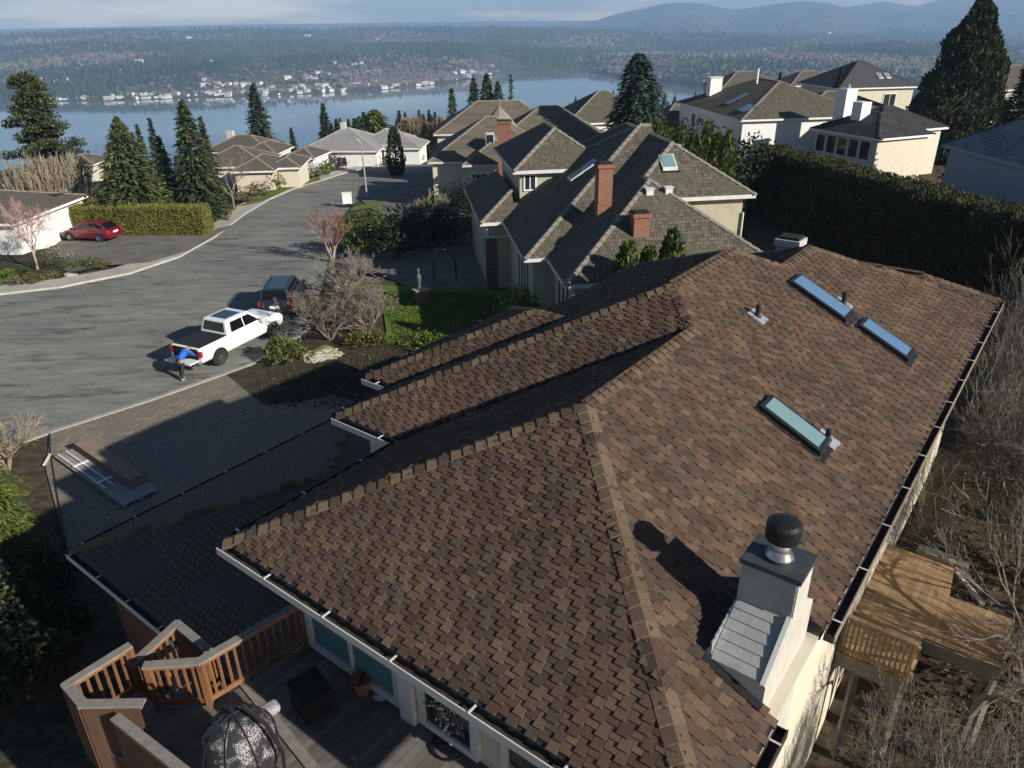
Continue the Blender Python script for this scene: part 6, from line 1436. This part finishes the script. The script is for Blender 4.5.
b = MB(); fr = Frame(*base(313,707)[:2], 40); b.box(fr,-.24,.24,-.30,.30,DZ+.0,DZ+.42); b.box(fr,-.27,.27,-.33,.33,DZ+.42,DZ+.48); o = b.build('covered_grill', plain('black_cover', (.012,.012,.013), rough=.8)); tag(o, 'square black covered grill standing on the shaded deck', 'grill'); smooth_mod(o, .05, 3)
p = base(363,691); t = thing('flower_pot', 'terracotta flower pot beside the patio door', 'pot', tuple(p)); t['w0'] = [0,0,0]
b = MB(); b.lathe((0,0,0), [(.12,0),(.17,.24),(.19,.24),(.19,.30),(.165,.30),(.16,.25),(.0,.25)], 20); b.build('pot', plain('terracotta', (.30,.12,.075), (.22,.09,.06), 8, .85), t)
b = MB(); b.lathe((0,0,.235), [(.158,0),(.1,.02),(.0,.03)], 16); b.build('soil', MT['mulch'], t)
rock('crumpled pale cloth beside the terracotta pot', base(382,697)+Vector((0,0,.04)), (.14,.10,.05), plain('pale_cloth', (.35,.42,.45), rough=.9), 12)['category'] = 'cloth'
rock('small pale stone on the deck by the railing end', base(296,650)+Vector((0,0,.03)), (.10,.06,.04), MT['concrete'], 14)
# shiny studded plant stand
p = base(452,745); t = thing('wire_ornament', 'dark round stand hung with many small shiny beads by the second window', 'ornament', tuple(p)); t['w0'] = [0,0,0]; rnd = random.Random(4)
b = MB(); b.tube([(.30*math.cos(2*PI*k/20), .30*math.sin(2*PI*k/20), .04) for k in range(21)], .02, 6); b.tube([(0,0,.02),(0,0,1.1)], .02, 6); b.tube([(-.36,0,.9),(.36,0,.9)], .02, 6); b.bar((-.3,0,.04),(.3,0,.04),.02,.02); b.build('stand', MT['black_metal'], t)
b = MB()
for k in range(150):
    c = Vector((rnd.gauss(0,.10), rnd.gauss(0,.10), rnd.uniform(.25,1.15))) if k < 115 else Vector((rnd.uniform(-.4,.4), rnd.gauss(0,.03), .9+rnd.gauss(0,.03)))
    s = rnd.uniform(.008,.018); b.boxp([c+Vector((x*s,y*s,z*s)) for z in (-1,1) for x, y in ((-1,-1),(1,-1),(1,1),(-1,1))])
b.build('beads', MT['alu'], t)['kind'] = 'stuff'
# ================================================================== THE RIGHT DECK
dz = 3.15
rd = thing('right_deck', 'sunlit tan board deck with a baluster railing beside the cream wall', 'deck', tuple(M0.w(10,-1,0))); R0_ = rd['w0']
P = [M0.onz(838,652,dz), M0.onz(908,680,dz)]; u0 = P[0][0]; u1 = M0.onz(886,543,dz)[0]; vR = P[1][1]
poly = [(u0,.44),(u1,.44),(u1,vR-.1),(u0+3.2,vR-.2),(u0+3.2,-2.4),(u0+1.5,-2.4),(u0+1.5,vR),(u0+.0,vR)]
b = MB(); slab(b, poly, dz-.05, dz); b.build('floor', MT['deck_tan'], rd); b = MB(); slab(b, [(u*1+.03 if u < 9 else u-.03, v) for u, v in poly], dz-.38, dz-.055); b.build('rim_joist', MT['cedar_grey'], rd)
b = MB(); b.bar(M0.w(u0+.05,.4,dz+.95), M0.w(u0+.05,vR,dz+.95), .10, .05); rr = b.build('railing', MT['deck_tan'], rd)
b = MB(); b.bar(M0.w(u0+.05,.4,dz+.1), M0.w(u0+.05,vR,dz+.1), .05, .07); b.build('bottom_rail', MT['deck_tan'], rr, org=R0_)
n = 14
for k in range(n+1): v = .4+(vR-.4)*k/n; b = MB(); s = .09 if k in (0,n) else .03; b.bar(M0.w(u0+.05,v,dz-.0), M0.w(u0+.05,v,dz+.93), s, s, (1,0,0)); b.build('post' if k in (0,n) else 'baluster', MT['deck_tan'], rr, org=R0_)
for u, v in ((u0+.2,vR+.1),(u0+.2,.0),(u1-.3,vR+.1),(10,-2.3)): b = MB(); b.bar(M0.w(u,v,-.3), M0.w(u,v,dz-.38), .12, .12, (1,0,0)); b.build('support_post', MT['cedar_grey'], rd)
# steps going down from the right deck
for k in range(4):
    b = MB(); b.box(M0, u0+1.8+.0*k, u0+3.2, -2.85-.3*k, -2.55-.3*k, dz-.22-.2*k, dz-.16-.2*k); b.build('step', MT['deck_tan'], rd)
b = MB(); b.box(M0, 6.1, 7.0, -.75, .05, gz(*M0.w(6.5,-.3)[:2])+.02, gz(*M0.w(6.5,-.3)[:2])+.85); o = b.build('heat_pump', MT['trim']); tag(o, 'pale boxy heat pump on the ground between the chimney and the tan deck', 'heat pump')
b = MB(); b.bar(M0.w(u1+.15,-.2,dz+.02), M0.w(u1+.1,-1.3,dz+.02), .3, .2); tag(b.build('planter_box', MT['cedar_grey']), 'low grey planter box at the far end of the tan deck', 'planter')
b = MB(); b.bar(M0.w(14,-.8,gz(*M0.w(14,-.8)[:2])+.2), M0.w(12.9,-1.8,gz(*M0.w(13,-1.6)[:2])+.35), .10, .06); tag(b.build('fallen_board', MT['trim']), 'pale board lying on the bank beyond the tan deck', 'board')
